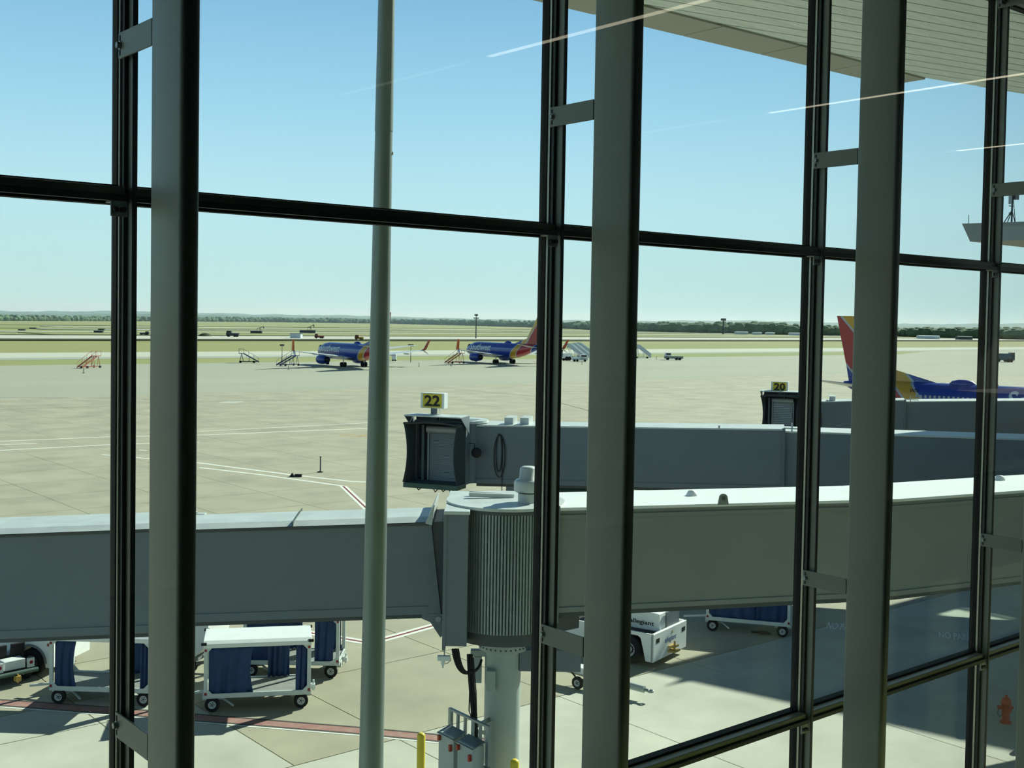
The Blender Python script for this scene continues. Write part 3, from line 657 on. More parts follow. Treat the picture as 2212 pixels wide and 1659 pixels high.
    MB().bar(e + w * -.1 + Vector((0, 0, t1.z + .12)), e + d * .9 + w * -.1 + Vector((0, 0, t1.z + .1)), .06, .06).bar(e + w * -.1 + d * .35 + Vector((0, 0, t1.z - .1)), e + d * .35 + w * -.1 + Vector((0, 0, t1.z + .35)), .06, .06).build('latch_arm', M_BRROOF, so)
    Ls = (Vector((t1.x, t1.y, 0)) - Vector((t0.x, t0.y, 0))).length
    for f_ in (near_join):
        p = Vector((t0.x, t0.y, 0)) + d * (f_ * Ls) + w * .9; z = t0.z + (t1.z - t0.z) * f_ + .07
        MB().hexa([p - d * .21 * s - w * .45 * s + Vector((0, 0, z)), p + d * .21 * s - w * .45 * s + Vector((0, 0, z)), p + d * .21 * s + w * .45 * s + Vector((0, 0, z)), p - d * .21 * s + w * .45 * s + Vector((0, 0, z)),
                   p - d * .21 * s - w * .45 * s + Vector((0, 0, z + .32 * s)), p + d * .21 * s - w * .45 * s + Vector((0, 0, z + .32 * s)), p + d * .21 * s + w * .45 * s + Vector((0, 0, z + .36 * s)), p - d * .21 * s + w * .45 * s + Vector((0, 0, z + .36 * s))]).build('roof_box', M_BRROOF, so)
    for f_ in (.25, .5, .8):
        p = Vector((t0.x, t0.y, 0)) + d * (f_ * Ls) - w * .02; z = t0.z + (t1.z - t0.z) * f_ + .07
        MB().cyl(p + Vector((0, 0, z)), p + Vector((0, 0, z + .12)), .05, 8).build('roof_stud', M_BRROOF, so)
    # hanging cable loops on the near wall
    p = Vector((t0.x, t0.y, 0)) + d * (1.15 * s) - w * .08; zt_ = t0.z - .35 * s
    def el(r, h, zc, dx=0): return [p + d * (dx + r * sin(q)) + Vector((0, 0, zc + h * cos(q))) for q in [2 * PI * k / 24 for k in range(25)]]
    MB().tube(el(.27 * s, 1.0 * s, zt_ - 1.0 * s), .022, 6).build('cable_loop', M_CABLE, so); MB().tube(el(.14 * s, .9 * s, zt_ - .85 * s, -.03), .022, 6).build('cable_loop', M_CABLE, so)
    MB().tube([p + d * .12 + Vector((0, 0, zt_ - .2)), p + d * .14 + Vector((0, 0, b0.z)), p + d * .16 + Vector((0, 0, b0.z - .9))], .022, 6).build('hanging_cable', M_CABLE, so)
    # drive column with wheels
    p = Vector((t0.x, t0.y, 0)) + d * (1.6 * s) + w * 1.15 * s
    for q in (-.8, .8): MB().bar(p + w * q * s + Vector((0, 0, .7)), p + w * q * s + Vector((0, 0, b0.z)), .42 * s, .42 * s).build('lift_leg', M_BR, o)
    MB().hexa([tuple(p + d * sx * .3 + w * sy * 1.5 * s + Vector((0, 0, zz))) for zz in (.65, 1.05) for sx, sy in ((-1, -1), (1, -1), (1, 1), (-1, 1))]).build('axle_beam', M_BRD, o)
    for q in (-.75, .75): MB().cyl(p + w * (q - .2) + Vector((0, 0, .55)), p + w * (q + .2) + Vector((0, 0, .55)), .55, 22).build('drive_wheel', M_BLACK, o)
    p = Vector((t0.x, t0.y, 0)) + d * (3.2 * s) + w * 1.1 * s
    MB().cyl(p + Vector((0, 0, b0.z - .45)), p + d * 3.0 + Vector((0, 0, b0.z - .3)), .3, 16).build('air_duct', M_BUMPG, o)
    pr = Vector((st[3][0].x, st[3][0].y, 0)) + w * 1.15
    MB().cyl(pr, pr + Vector((0, 0, st[3][1].z)), .45, 24).build('rotunda_column', M_COLP, o)
    # number sign
    sg = F.px(signpx[0], signpx[1], dc + .2); ww, hh_ = 1.2 * s, .72 * s
    g = MB().hexa([tuple(sg + u * a_ * ww / 2 + n * b_ * .22 * s + Vector((0, 0, c_ * hh_ / 2))) for c_ in (-1, 1) for a_, b_ in ((-1, 1), (1, 1), (1, -1), (-1, -1))]).build('number_sign', M_WHITE, o, .01)
    MB().hexa([tuple(sg + u * a_ * ww * .40 + n * (.225 * s + b_) + Vector((0, 0, c_ * hh_ * .45))) for c_ in (-1, 1) for a_, b_ in ((-1, .01), (1, .01), (1, 0), (-1, 0))]).build('yellow_face', M_YEL, g)
    vs, fs = text_mb(num, 1, off=.03, fit=(ww * .66, hh_ * .72))
    mb = MB(); mb.add([sg + u * v.x + Vector((0, 0, v.y)) + n * (.24 * s + v.z) for v in vs], fs); mb.build('numerals', M_LET, g)
    MB().bar((sg.x, sg.y, zfl + 2.8 * s), (sg.x, sg.y, sg.z - hh_ / 2), .3 * s, .12 * s).build('sign_post', M_BR, o)
    MB().tube([sg + u * .25 * s + Vector((0, 0, -hh_ / 2)), sg + u * .34 * s + Vector((0, 0, -hh_ * .9)), sg + u * .24 * s + Vector((0, 0, -hh_ * 1.4))], .012, 5).build('sign_wire', M_WHITE, o)
    return o
DG = 54.7
gate_bridge('grey bridge with the 22 sign over its dark fabric cab hood', '22', (948, 1040), DG - .3,
            [(1030, 921, 1044, DG), (1693, 930, 1060, 51.3), (1690, 934, 1058, 51.5), (2420, 958, 1090, 48.6)], (.102, .156), 20, (938, 865))
DG2 = 84.0
gate_bridge('grey bridge with the 20 sign, half hidden behind the 22 bridge', '20', (1687, 938), DG2 - .3,
            [(1732, 870, 950, DG2), (1955, 866, 951, 82), (1950, 869, 949, 82.2), (2420, 866, 952, 80)], (.08, .3), 20, (1685, 835), detail=False)
# ------------------------------------------------------------------ fields, taxiways, tree belt, hills
M_GRASS = mat('field_grass', '7E8A4A', .95, 0, .2, .012, 0, col2='97935C', coord='World', stretch=(.35, 1, 1))
M_GRASS2 = mat('dry_grass', '958F5C', .95, 0, .2, .02, 0, col2='848A4C', coord='World', stretch=(.2, 1, 1))
M_TAXI = mat('taxiway_concrete', 'BDBBAA', .9, 0, .06, .02, 0, coord='World', stretch=(.1, 1, 1))
M_TAXI2 = mat('grey_shoulder', '9FA294', .9, 0, .06, .02, 0, coord='World', stretch=(.1, 1, 1))
M_DKGND = mat('dark_ground', '3D4426', .95, 0, .2, .05, 0, coord='World')
ground = MB().box(-4500, 7000, -900, 9000, -2, -.45).build('ground', M_GRASS); ground['kind'] = 'structure'; ground['label'] = 'flat green and tan airfield grass out to the horizon'
def strip(name, y0, y1, m, z, x0=-700, x1=2600, slope=0.0):
    o = MB().prism([(x0, y0, -.44), (x1, y0 + slope * (x1 - x0), -.44), (x1, y1 + slope * (x1 - x0), -.44), (x0, y1, -.44)], (0, 0, z + .44)).build(name, m, ground); return o
strip('grass_verge', 258, 287, M_GRASS, -.04)
strip('taxiway', 299, 335, M_TAXI, .0); strip('taxiway_shoulder', 287, 299, M_TAXI2, -.01)
strip('grass_strip', 335, 474, M_GRASS2, -.08); strip('dark_strip', 468, 478, M_DKGND, .25)  # dark strips are plain darker bands across the field
strip('taxiway', 505, 575, M_TAXI, .0); strip('dark_strip', 577, 586, M_DKGND, .2); strip('taxiway_shoulder', 496, 505, M_DKGND, .02)
strip('runway', 672, 690, M_TAXI, .0, x0=100); strip('runway', 770, 795, M_TAXI, .0, x0=250); strip('runway', 900, 935, M_TAXI, .0, x0=300)
strip('dry_field', 600, 660, M_GRASS2, -.05, x0=200); strip('dry_field', 820, 880, M_GRASS2, -.05, x0=100); strip('dry_field', 1000, 1250, M_GRASS2, -.05, x0=-200)
# apron bulges out on the right
MB().prism([(420, 258, -.3), (900, 258, -.3), (900, 300, -.3), (520, 300, -.3)], (0, 0, .3)).build('apron_wing', M_APRON, apron)
M_TREE = mat('tree_leaves', '5C7350', .95, 0, .35, .08, 0, coord='World')
M_HILL = mat('hill_woods', '587262', .95, 0, .3, .02, 0, coord='World', stretch=(1, 1, 3))
ico_v, ico_f = [], []
_t = (1 + 5 ** .5) / 2
for a, b in ((-1, _t), (1, _t), (-1, -_t), (1, -_t)): ico_v.append(Vector((a, b, 0)).normalized())
for a, b in ((-1, _t), (1, _t), (-1, -_t), (1, -_t)): ico_v.append(Vector((0, a, b)).normalized())
for a, b in ((_t, -1), (_t, 1), (-_t, -1), (-_t, 1)): ico_v.append(Vector((a, 0, b)).normalized())
ico_f = [(0, 11, 5), (0, 5, 1), (0, 1, 7), (0, 7, 10), (0, 10, 11), (1, 5, 9), (5, 11, 4), (11, 10, 2), (10, 7, 6), (7, 1, 8), (3, 9, 4), (3, 4, 2), (3, 2, 6), (3, 6, 8), (3, 8, 9), (4, 9, 5), (2, 4, 11), (6, 2, 10), (8, 6, 7), (9, 8, 1)]
rnd = random.Random(3)
def belt(pix, hgt, name, rows, label, step=7, dmul=1.0, m=M_TREE):
    mb = MB()
    for (x0, y0, h0), (x1, y1, h1) in zip(pix, pix[1:]):
        n = max(2, int((x1 - x0) / step * 2.2))
        for k in range(n):
            t = (k + rnd.random()) / n; x = x0 + (x1 - x0) * t; y = y0 + (y1 - y0) * t
            g = gnd(x, y); D = depth(g) * dmul
            for r in range(rows):
                p = g * (1 + .03 * r * rnd.random() + .02 * r); p.z = -.4
                h = (h0 + (h1 - h0) * t) * rnd.uniform(.62, 1.08) * hgt * (1 + .12 * r)
                wv = h * rnd.uniform(.55, 1.0)
                for q in range(2):
                    c = p + Vector((rnd.uniform(-1, 1) * wv * .5, rnd.uniform(-1, 1) * wv * .5, h * (.42 if q == 0 else .66)))
                    ss = (wv * (1 if q == 0 else .62), wv * (1 if q == 0 else .62), h * (.5 if q == 0 else .36))
                    mb.add([(c.x + v.x * ss[0] * rnd.uniform(.8, 1.15), c.y + v.y * ss[1] * rnd.uniform(.8, 1.15), c.z + v.z * ss[2] * rnd.uniform(.85, 1.1)) for v in ico_v], ico_f, True)
    o = mb.build(name, m); return tag(o, label, 'trees', kind='stuff')
belt([(-150, 692, 7), (250, 693, 6), (560, 695, 7.5), (850, 699, 8), (1060, 704, 9), (1200, 709, 9), (1300, 713, 10), (1480, 718, 11), (1640, 721, 12), (1780, 724, 10), (1950, 727, 9), (2230, 734, 11), (2450, 738, 11)], 1.0, 'tree_belt', 2, 'dark green belt of trees along the far edge of the airfield')
# two wooded ridges
def ridge(name, D, pix, label, seed):
    rr = random.Random(seed); mb = MB(); pts = []
    xs = [-400 + i * 14 for i in range(int(3000 / 14))]
    def hy(x):
        for (xa, ya), (xb, yb) in zip(pix, pix[1:]):
            if xa <= x <= xb: return ya + (yb - ya) * (x - xa) / (xb - xa)
        return pix[-1][1]
    ph = [rr.uniform(0, 6) for _ in range(6)]
    top, foot, back = [], [], []
    for x in xs:
        y = hy(x) + .8 * sin(x * .013 + ph[0]) + .6 * sin(x * .051 + ph[1]) + rr.uniform(-.7, .7)
        p = at(x, y, D); top.append(p); q = p * (1 - .16); q.z = -.5; foot.append(q); b = p * 1.2; b.z = p.z * .7; back.append(b)
    n = len(xs); mb.add(foot + top + back, [(i, i + 1, n + i + 1, n + i) for i in range(n - 1)] + [(n + i, n + i + 1, 2 * n + i + 1, 2 * n + i) for i in range(n - 1)], True)
    o = mb.build(name, M_HILL); return tag(o, label, None, kind='structure')
ridge('hill_ridge', 4200, [(-400, 667), (0, 671.5), (250, 672), (560, 678), (1000, 687.5), (1300, 694), (1480, 692), (1620, 692.5), (1750, 697), (2000, 699), (2212, 700), (2700, 706)], 'low hazy wooded ridge along the horizon', 1)
ridge('hill_slope', 2600, [(-400, 672), (0, 677), (300, 678), (620, 684), (1000, 692), (1300, 699), (1500, 699), (1700, 703), (2000, 706), (2212, 708), (2700, 712)], 'nearer wooded slope below the hazy ridge', 2)
# aerial haze over the far fields (a thin homogeneous layer of real air)
hm = bpy.data.materials.new('thin_haze'); hm.use_nodes = True; hn = hm.node_tree.nodes; hn.clear()
hv = hn.new('ShaderNodeVolumeScatter'); hv.inputs['Color'].default_value = (.72, .9, 1, 1); hv.inputs['Density'].default_value = 1.6e-4; hv.inputs['Anisotropy'].default_value = .2
ho = hn.new('ShaderNodeOutputMaterial'); hm.node_tree.links.new(hv.outputs[0], ho.inputs['Volume'])
hz = MB().box(-4300, 6800, 640, 8800, -.3, 46).build('haze_layer', hm); tag(hz, 'thin bluish summer haze over the far fields and woods', 'haze', kind='stuff')

# ------------------------------------------------------------------ painted lines on the slabs
M_PW = mat('line_white', 'E4E6DA', .8, 0, .12, 3, coord='World')
M_PR = mat('line_red', '96605A', .8, 0, .2, 3, col2='A58679', coord='World')
M_PRD = mat('line_dark_red', '7B2F33', .8, 0, .2, 3, coord='World')
M_PK = mat('line_dark_edge', '4B4A46', .8, 0, .2, 3, coord='World')
M_PY = mat('line_orange', 'C79A45', .8, 0, .2, 3, coord='World')
def line(pts, w, m, z=.004, off=0, name='painted_line'):
    pts = [Vector((p.x, p.y, 0)) for p in pts]; L_, R_ = [], []
    for i, p in enumerate(pts):
        d = (pts[min(i + 1, len(pts) - 1)] - pts[max(i - 1, 0)]).normalized(); n = Vector((-d.y, d.x, 0))
        L_.append(p + n * (off + w / 2)); R_.append(p + n * (off - w / 2))
    mb = MB(); n = len(pts)
    mb.add([(q.x, q.y, z) for q in L_ + R_], [(i, n + i, n + i + 1, i + 1) for i in range(n - 1)]); return mb.build(name, m, apron)
G = lambda *a: [gnd(x, y) for x, y in a]
st = G((-160, 1510), (22, 1519.5), (245, 1536), (420, 1550), (774, 1578.5), (983, 1598), (1060, 1604))
line(st, .40, M_PR, .008); line(st, .07, M_PK, .008, .27); line(st, .07, M_PK, .008, -.27); line(st, .14, M_PW, .006, -.32)
def rwr(a, w=.42):
    line(a, w, M_PW, .006); line(a, w * .26, M_PRD, .009)
rwr(G((741, 1050), (800, 1106), (1000, 1300)), .5); rwr(G((640, 1362), (797, 1389)), .5); rwr(G((800, 1389), (860, 1373), (960, 1345)), .5)
line(G((-40, 955), (250, 943), (430, 940), (800, 925)), .35, M_PW); line(G((-40, 975), (250, 960), (430, 955)), .35, M_PW); line(G((430, 932), (800, 913)), .3, M_PW); line(G((-40, 962), (80, 958)), .3, M_PW)
line(G((220, 982), (430, 1000), (640, 1027), (760, 1040), (820, 1043)), .32, M_PW); line(G((300, 972), (318, 973)), .3, M_PW); line(G((430, 1010), (560, 1025), (742, 1050)), .3, M_PW)
line(G((735, 939), (752, 938), (770, 941), (800, 944), (830, 948)), .25, M_PY); line(G((735, 941), (755, 944), (775, 943), (790, 939)), .22, M_PY)
line(G((482, 868), (520, 869)), 4.0, M_LIGHT)
line(G((-60, 858), (250, 860), (430, 867), (800, 862)), .22, M_PK); line(G((-60, 887), (250, 876)), .22, M_PK); line(G((1020, 844), (1160, 857), (1290, 892)), .25, M_PK)
line(G((-40, 1118), (20, 1124), (70, 1128)), .4, M_PK)
# stencilled words in the shade
def words(txt, x0, y0, x1, y1, h):
    a, b = gnd(x0, y0), gnd(x1, y1); d = (b - a); Ln = d.length; d.normalize(); n = Vector((-d.y, d.x, 0)); c = (a + b) / 2
    vs, fs = text_mb(txt, 1, off=.02, ext=.0, fit=(Ln, h))
    MB().add([c + d * v.x + n * v.y + Vector((0, 0, .008)) for v in vs], fs).build('stencilled_words', M_PW, apron)
words('NO PARKING', 1787, 1351, 1880, 1361, 1.0); words('NO PARKING', 2028, 1371, 2130, 1381, 1.0)

# ------------------------------------------------------------------ light pole
M_POLE = mat('pole_galvanised', '7E8A88', .42, .35, .14, 6, .1, stretch=(1, 1, .2))
pd0 = at(801.5, 1659, 14.0); pd1 = at(835, 0, 14.0); sl_ = (pd1 - pd0) / (pd1.z - pd0.z)
pb = pd0 - sl_ * pd0.z
lp = thing('light_pole', 'tall tapering galvanised light pole rising past the window', 'light pole', (pb.x, pb.y, 0))
def pr_(z): return (54 - 19 * (z - pd0.z) / (pd1.z - pd0.z)) / 2 / 2507 * 14.0
zj = at(830, 282, 14.0).z
MB().cyl((0, 0, 0), sl_ * zj, pr_(0), 32, pr_(zj) * .985).build('lower_shaft', M_POLE, lp)
MB().cyl(sl_ * (zj - .01), sl_ * 21, pr_(zj) * 1.03, 32, pr_(21)).build('upper_shaft', M_POLE, lp)
q = sl_ * (zj - .27) + Vector((pr_(zj) * RH.x, pr_(zj) * RH.y, 0)); MB().cyl(q - RH * .02, q + RH * .012, .02, 8).build('cable_nipple', M_ALU, lp)
MB().cyl((0, 0, 0), (0, 0, .06), .38, 24).build('base_plate', M_POLE, lp)
tp = sl_ * 21
MB().bar(tp - RH * 1.2, tp + RH * 1.2, .1, .1).build('crossarm', M_POLE, lp)
for k in (-1, -.35, .35, 1):
    c = tp + RH * k * 1.05; MB().box(c.x - .2, c.x + .2, c.y - .15, c.y + .25, c.z + .05, c.z + .35).build('floodlight', M_BRD, lp)

# ------------------------------------------------------------------ bollards, hydrant
def bollard(p, h, label, r=.105):
    o = thing('bollard', label, 'bollard', (p.x, p.y, 0), group='yellow steel bollards on the apron')
    MB().lathe([(r, 0), (r, h - .07), (r * .85, h - .03), (r * .5, h), (0, h)], 20).build('tube', M_YEL, o); MB().cyl((0, 0, 0), (0, 0, .02), r + .05, 20).build('base_ring', M_STEEL, o)
b1 = at(910, 1583, 29.0); bollard(b1, b1.z, 'yellow bollard standing alone by the red stripe beside the bridge column')
b2 = at(1112, 1640, 27.0); bollard(b2, b2.z, 'yellow bollard just in front of the bridge column, mostly below the frame')
for x, y, l in ((2118, 1566, 'yellow bollard hidden behind the last mullion casting a rounded shadow'), (2122, 1536, 'farther yellow bollard hidden behind the last mullion'), (2232, 1600, 'yellow bollard past the picture edge below the hydrant'), (2262, 1560, 'yellow bollard past the picture edge beyond the hydrant')):
    bollard(gnd(x, y), 1.05, l, .12)
hp = gnd(2172, 1561)
hy = thing('fire_hydrant', 'red fire hydrant standing in the building shade', 'hydrant', hp, -YAW)
MB().lathe([(.17, 0), (.17, .05), (.12, .06), (.12, .55), (.15, .56), (.15, .60)], 20).build('barrel', M_RED, hy)
MB().lathe([(.15, .60), (.145, .66), (.10, .74), (.04, .78), (.035, .84), (0, .84)], 20).build('bonnet', M_RED, hy)
MB().cyl((-.1, 0, .46), (-.24, 0, .46), .06, 12).cyl((.1, 0, .46), (.2, 0, .46), .05, 12).cyl((0, -.1, .44), (0, -.22, .44), .08, 14).build('outlet_cap', M_RED, hy)
MB().tube([(-.22, 0, .42), (-.26, -.03, .3), (-.2, -.05, .2), (-.12, -.02, .25)], .012, 6).build('chain', M_MULLD, hy)
# ------------------------------------------------------------------ ground vehicles
M_CURT = mat('blue_tarpaulin', '1E3A66', .7, 0, .25, 4, .2)
M_CARTF = mat('cart_frame_paint', 'C9D2CE', .45, 0, .08, 3)
M_CARTD = mat('cart_deck', '8B8F88', .7, 0, .2, 5, .1)
M_TYRE = mat('tyre_rubber', '141617', .85, 0, .2, 6)
M_RIM = mat('wheel_rim_white', 'C4C9C8', .5, .1, .1, 5)
M_REFL = mat('red_reflector', '8E1F22', .3)
M_GRY = mat('vehicle_grey', '70787B', .6, 0, .1, 3)
M_DKM = mat('dark_metal', '25292A', .6, .2, .2, 4)
M_TOWY = mat('tow_hitch_yellow', 'C9A75A', .6, 0, .2, 5)
M_LBLUE = mat('lettering_blue', '3F79B5', .5)
def wheel(parent, c, r, w, axis=(0, 1, 0), studs=5, rim=.55):
    c = Vector(c); a = Vector(axis).normalized()
    t = thing('wheel', None, None); t.parent = parent
    u = Vector((0, 0, 1)); x = a.cross(u).normalized()
    def lat(prof, n=26):
        vs = []; k = len(prof)
        for i in range(n):
            g = 2 * PI * i / n; d = x * cos(g) + u * sin(g)
            for rr, zz in prof: vs.append(c + d * rr + a * zz)
        fs = []
        for i in range(n):
            j = (i + 1) % n
            for q in range(k - 1): fs.append((i * k + q, j * k + q, j * k + q + 1, i * k + q + 1))
        return MB().add(vs, fs, True)
    lat([(r * rim, -w / 2), (r * .93, -w / 2), (r, -w * .32), (r, w * .32), (r * .93, w / 2), (r * rim, w / 2), (r * rim, -w / 2)]).build('tyre', M_TYRE, t)
    lat([(0, -w * .30), (r * .22, -w * .36), (r * .26, -w * .25), (r * .48, -w * .25), (r * rim, -w * .47), (r * rim, w * .47), (r * .48, w * .25), (0, w * .3)]).build('rim', M_RIM, t)
    mb = MB()
    for k in range(studs):
        g = 2 * PI * k / studs; p = c + (x * cos(g) + u * sin(g)) * r * .26
        mb.cyl(p - a * w * .34, p - a * w * .2, r * .085, 8); mb.cyl(p + a * w * .34, p + a * w * .2, r * .085, 8)
    mb.cyl(c - a * w * .36, c + a * w * .36, r * .13, 10).build('hub', M_DKM, t)
    return t
def curtain(parent, x0, x1, y, z0, z1, seed, amp=.05, fold=9, taper=0):
    rr = random.Random(seed); n = 40; rows = []
    ph = rr.uniform(0, 6)
    for j in range(9):
        t = j / 8; row = []
        for i in range(n + 1):
            s = i / n; xa = x0 + taper * t * (1 if taper > 0 else 0); xb = x1 + (taper * sin(t * PI) if taper < 0 else 0)
            row.append((xa + (xb - xa) * s, y + amp * sin(s * fold * PI + ph + t * 1.2) * (.5 + t * .5) + .015 * sin(s * 31 + t * 4), z1 + (z0 - z1) * t))
        rows.append(row)
    vs = [p for r in rows for p in r]; fs = []
    for j in range(8):
        for i in range(n): fs.append((j * (n + 1) + i, j * (n + 1) + i + 1, (j + 1) * (n + 1) + i + 1, (j + 1) * (n + 1) + i))
    o = MB().add(vs, fs, True).build('curtain', M_CURT, parent); m = o.modifiers.new('cloth', 'SOLIDIFY'); m.thickness = .012; return o
def bag_cart(label, pl, pr, near_open=True, seed=1, curt=((-1.45, -.35), (1.05, 1.5)), back=((-1.5, -.9), (.35, .95))):
    """pl, pr: ground points under the two near wheels"""
    d = pr - pl; rz = math.atan2(d.y, d.x); mid = (pl + pr) / 2
    o = thing('baggage_cart', label, 'baggage cart', (mid.x, mid.y, 0), rz, 'curtained baggage carts')
    Lh, Wd, zb, zt = 1.56, 1.55, .50, 2.04
    y0, y1 = -.12, Wd - .12
    MB().box(-Lh, Lh, y0, y1, zb - .02, zb + .03).build('deck', M_CARTD, o)
    fr = MB().box(-Lh, Lh, y0 - .03, y0 + .03, zb - .07, zb + .07).box(-Lh, Lh, y1 - .03, y1 + .03, zb - .07, zb + .07).box(-Lh, -Lh + .06, y0, y1, zb - .07, zb + .07).box(Lh - .06, Lh, y0, y1, zb - .07, zb + .07)
    fr.build('base_frame', M_CARTF, o, .008)
    for x in (-Lh, Lh - .11):
        for y in (y0 - .03, y1 - .06): MB().box(x, x + .11, y, y + .09, zb, zt).build('corner_post', M_CARTF, o, .008)
    for y in (y0 - .032, y1 + .012):
        mb = MB()
        for sx in (-1, 1):
            for z_, sz in ((zb + .06, 1), (zt - .08, -1)):
                mb.prism([(sx * (Lh - .1), y, z_), (sx * (Lh - .1 - .16), y, z_), (sx * (Lh - .1), y, z_ + sz * .16)], (0, .02, 0))
        mb.build('corner_gusset', M_CARTF, o)
    r = MB().prism([(-Lh - .02, y0 - .05, zt), (Lh + .02, y0 - .05, zt), (Lh + .02, y0 + .2, zt + .12), (-Lh - .02, y0 + .2, zt + .12)][:0] or [(-Lh - .02, y0 - .05, zt - .1), (-Lh - .02, y1 + .05, zt - .1), (-Lh - .02, y1 + .05, zt + .02), (-Lh - .02, y1 - .1, zt + .09), (-Lh - .02, y0 + .1, zt + .09), (-Lh - .02, y0 - .05, zt + .02)], (2 * Lh + .04, 0, 0)).build('roof', M_WHITE, o, .01)
    for sx in (-1, 1):
        for y in (y0 - .06, y1 + .0): MB().box(sx * Lh - .08, sx * Lh + .08, y, y + .08, zt - .02, zt + .06).build('bumper_block', M_BLACK, r, .01)
        for z in (zb + .08, zt - .17): MB().cyl((sx * (Lh - .055), y0 - .045, z), (sx * (Lh - .055), y0 - .03, z), .04, 12).build('reflector', M_REFL, o)
    for k, (a, b) in enumerate(curt): curtain(o, a, b, y0 + .05, zb + .02, zt - .1, seed + k, .035, 7 if b - a > .7 else 5, -.1 if k == 0 else 0)
    for k, (a, b) in enumerate(back): curtain(o, a, b, y1 - .05, zb + .05, zt - .1, seed + 9 + k, .04, 8)
    for x in (-1.32, 1.28):
        for y in (y0 + .12, y1 - .12): wheel(o, (x, y, .215), .215, .15)
        MB().box(x - .1, x + .1, y0 + .2, y1 - .2, .17, .27).box(x - .3, x + .3, y0 + .35, y1 - .35, .27, zb - .05).build('axle', M_CARTF, o)
    MB().bar((-Lh, .65, .42), (-Lh - .95, .65, .30), .07, .07).bar((-1.1, .3, .35), (-.7, .1, .12), .05, .05).build('drawbar', M_CARTF, o)
    MB().box(Lh, Lh + .16, .55, .75, .36, .5).cyl((Lh + .11, .65, .3), (Lh + .11, .65, .62), .03, 8).build('hitch', M_CARTF, o)
    return o
bag_cart('white-roofed baggage cart with blue curtains tied back, in front of its twin', gnd(456, 1537), gnd(655, 1527.5), seed=2, curt=((-1.42, -.12), (1.12, 1.5)), back=((.3, .95),))
bag_cart('rear baggage cart half hidden behind the white-roofed one', gnd(548, 1461), gnd(712, 1463.5), seed=5, curt=((-1.45, -.4), (.75, 1.35)), back=((-.9, .1), (.7, 1.4)))
bag_cart('baggage cart hitched behind the dark tug under the bridge', gnd(136, 1519.5), gnd(305, 1525), seed=8, curt=((-1.42, -.75), (1.2, 1.5)), back=((-.1, 1.2),))
bag_cart('closed blue baggage cart parked in the shade behind the white tug', gnd(1547, 1363), gnd(1684, 1375.5), seed=11, curt=((-1.45, .35), (.3, 1.45)), back=((-1.45, 1.45),))

# pushback tug with the airline's name
tc, te = gnd(1411, 1446), gnd(1482, 1410)
ax = (te - tc).normalized(); fwd_ = Vector((ax.y, -ax.x, 0))                      # end face runs tc -> te, outward normal fwd_
rz = math.atan2(fwd_.y, fwd_.x); mid = (tc + te) / 2
tg = thing('pushback_tug', 'low white pushback tug with yellow hitch beside the blue cart', 'tug', (mid.x, mid.y, 0), rz)
Wt = (te - tc).length
# local: +x out of the end face, y: from te (-?) to tc
ys = 1 if Vector((-sin(rz), cos(rz), 0)).dot(ax) > 0 else -1
yn, yfz = -ys * Wt / 2, ys * Wt / 2
def bx(mb, x0, x1, ya, yb, z0, z1): return mb.box(x0, x1, min(ya, yb), max(ya, yb), z0, z1)
bx(MB(), -.12, 0, yn, yfz, .22, 1.18).build('end_plate', M_WHITE, tg, .02)
def skirt(y, name):
    poly = [(-.02, y, .22), (-.02, y, 1.18), (-4.6, y, 1.18), (-4.6, y, .3), (-1.95, y, .3), (-1.75, y, .95), (-1.6, y, 1.06), (-.62, y, 1.06), (-.5, y, .98), (-.3, y, .22)]
    MB().prism(poly, (0, math.copysign(.06, -y), 0)).build(name, M_WHITE, tg)
skirt(yn, 'side_skirt'); skirt(yfz, 'side_skirt')
bx(MB(), -4.6, -.1, yn * .93, yfz * .93, 1.0, 1.08).build('deck', M_DKM, tg)
bx(MB(), -4.6, -.1, yn * .6, yfz * .6, .35, 1.0).build('chassis', M_DKM, tg)
for x in (-1.0, -3.6):
    for y in (yn * .82, yfz * .82): wheel(tg, (x, y, .5), .5, .36, studs=10, rim=.5)
cab = MB()
yc0, yc1 = yn * .42, yfz * .75
cab.prism([(-.14, yc0, 1.08), (-.20, yc0, 1.7), (-1.3, yc0, 1.75), (-1.9, yc0, 1.52), (-3.2, yc0, 1.5), (-3.2, yc0, 1.08)], (0, yc1 - yc0, 0)); cab.build('cowl', M_WHITE, tg, .03)
bx(MB(), -.16, -.10, yc0 * .2, yc1 * .9, 1.12, 1.7).build('radiator_grille', M_GRY, tg)
for yy in (yn * .76, yfz * .80): bx(MB(), -.01, .012, yy - .12, yy + .12, .84, 1.0).build('lamp_recess', M_DKM, tg, .02)
MB().box(0, .28, -.22, .22, .36, .42).box(0, .24, -.2, .2, .52, .57).cyl((.16, 0, .3), (.16, 0, .72), .035, 8).build('hitch', M_TOWY, tg)
vs, fs = text_mb('allegiant', 1, off=.01, ext=.002, fit=(.85, .24), shear=.1)
MB().add([Vector((.006, -v.x * -ys * -1 * 1.0 if False else v.x * ys, .78 + v.y)) for v in vs], fs).build('airline_name', M_LBLUE, tg)
vs, fs = text_mb('allegiant', 1, off=.012, ext=.002, fit=(.95, .2))
MB().add([Vector((-.85 + v.x * 1, yc0 - ys * .012, 1.32 + v.y)) for v in vs], fs).build('airline_name', M_LET, tg)
MB().cyl((.004, 0.12 * ys, 1.0), (.01, .12 * ys, 1.0), .045, 10).build('sun_emblem', M_TOWY, tg)

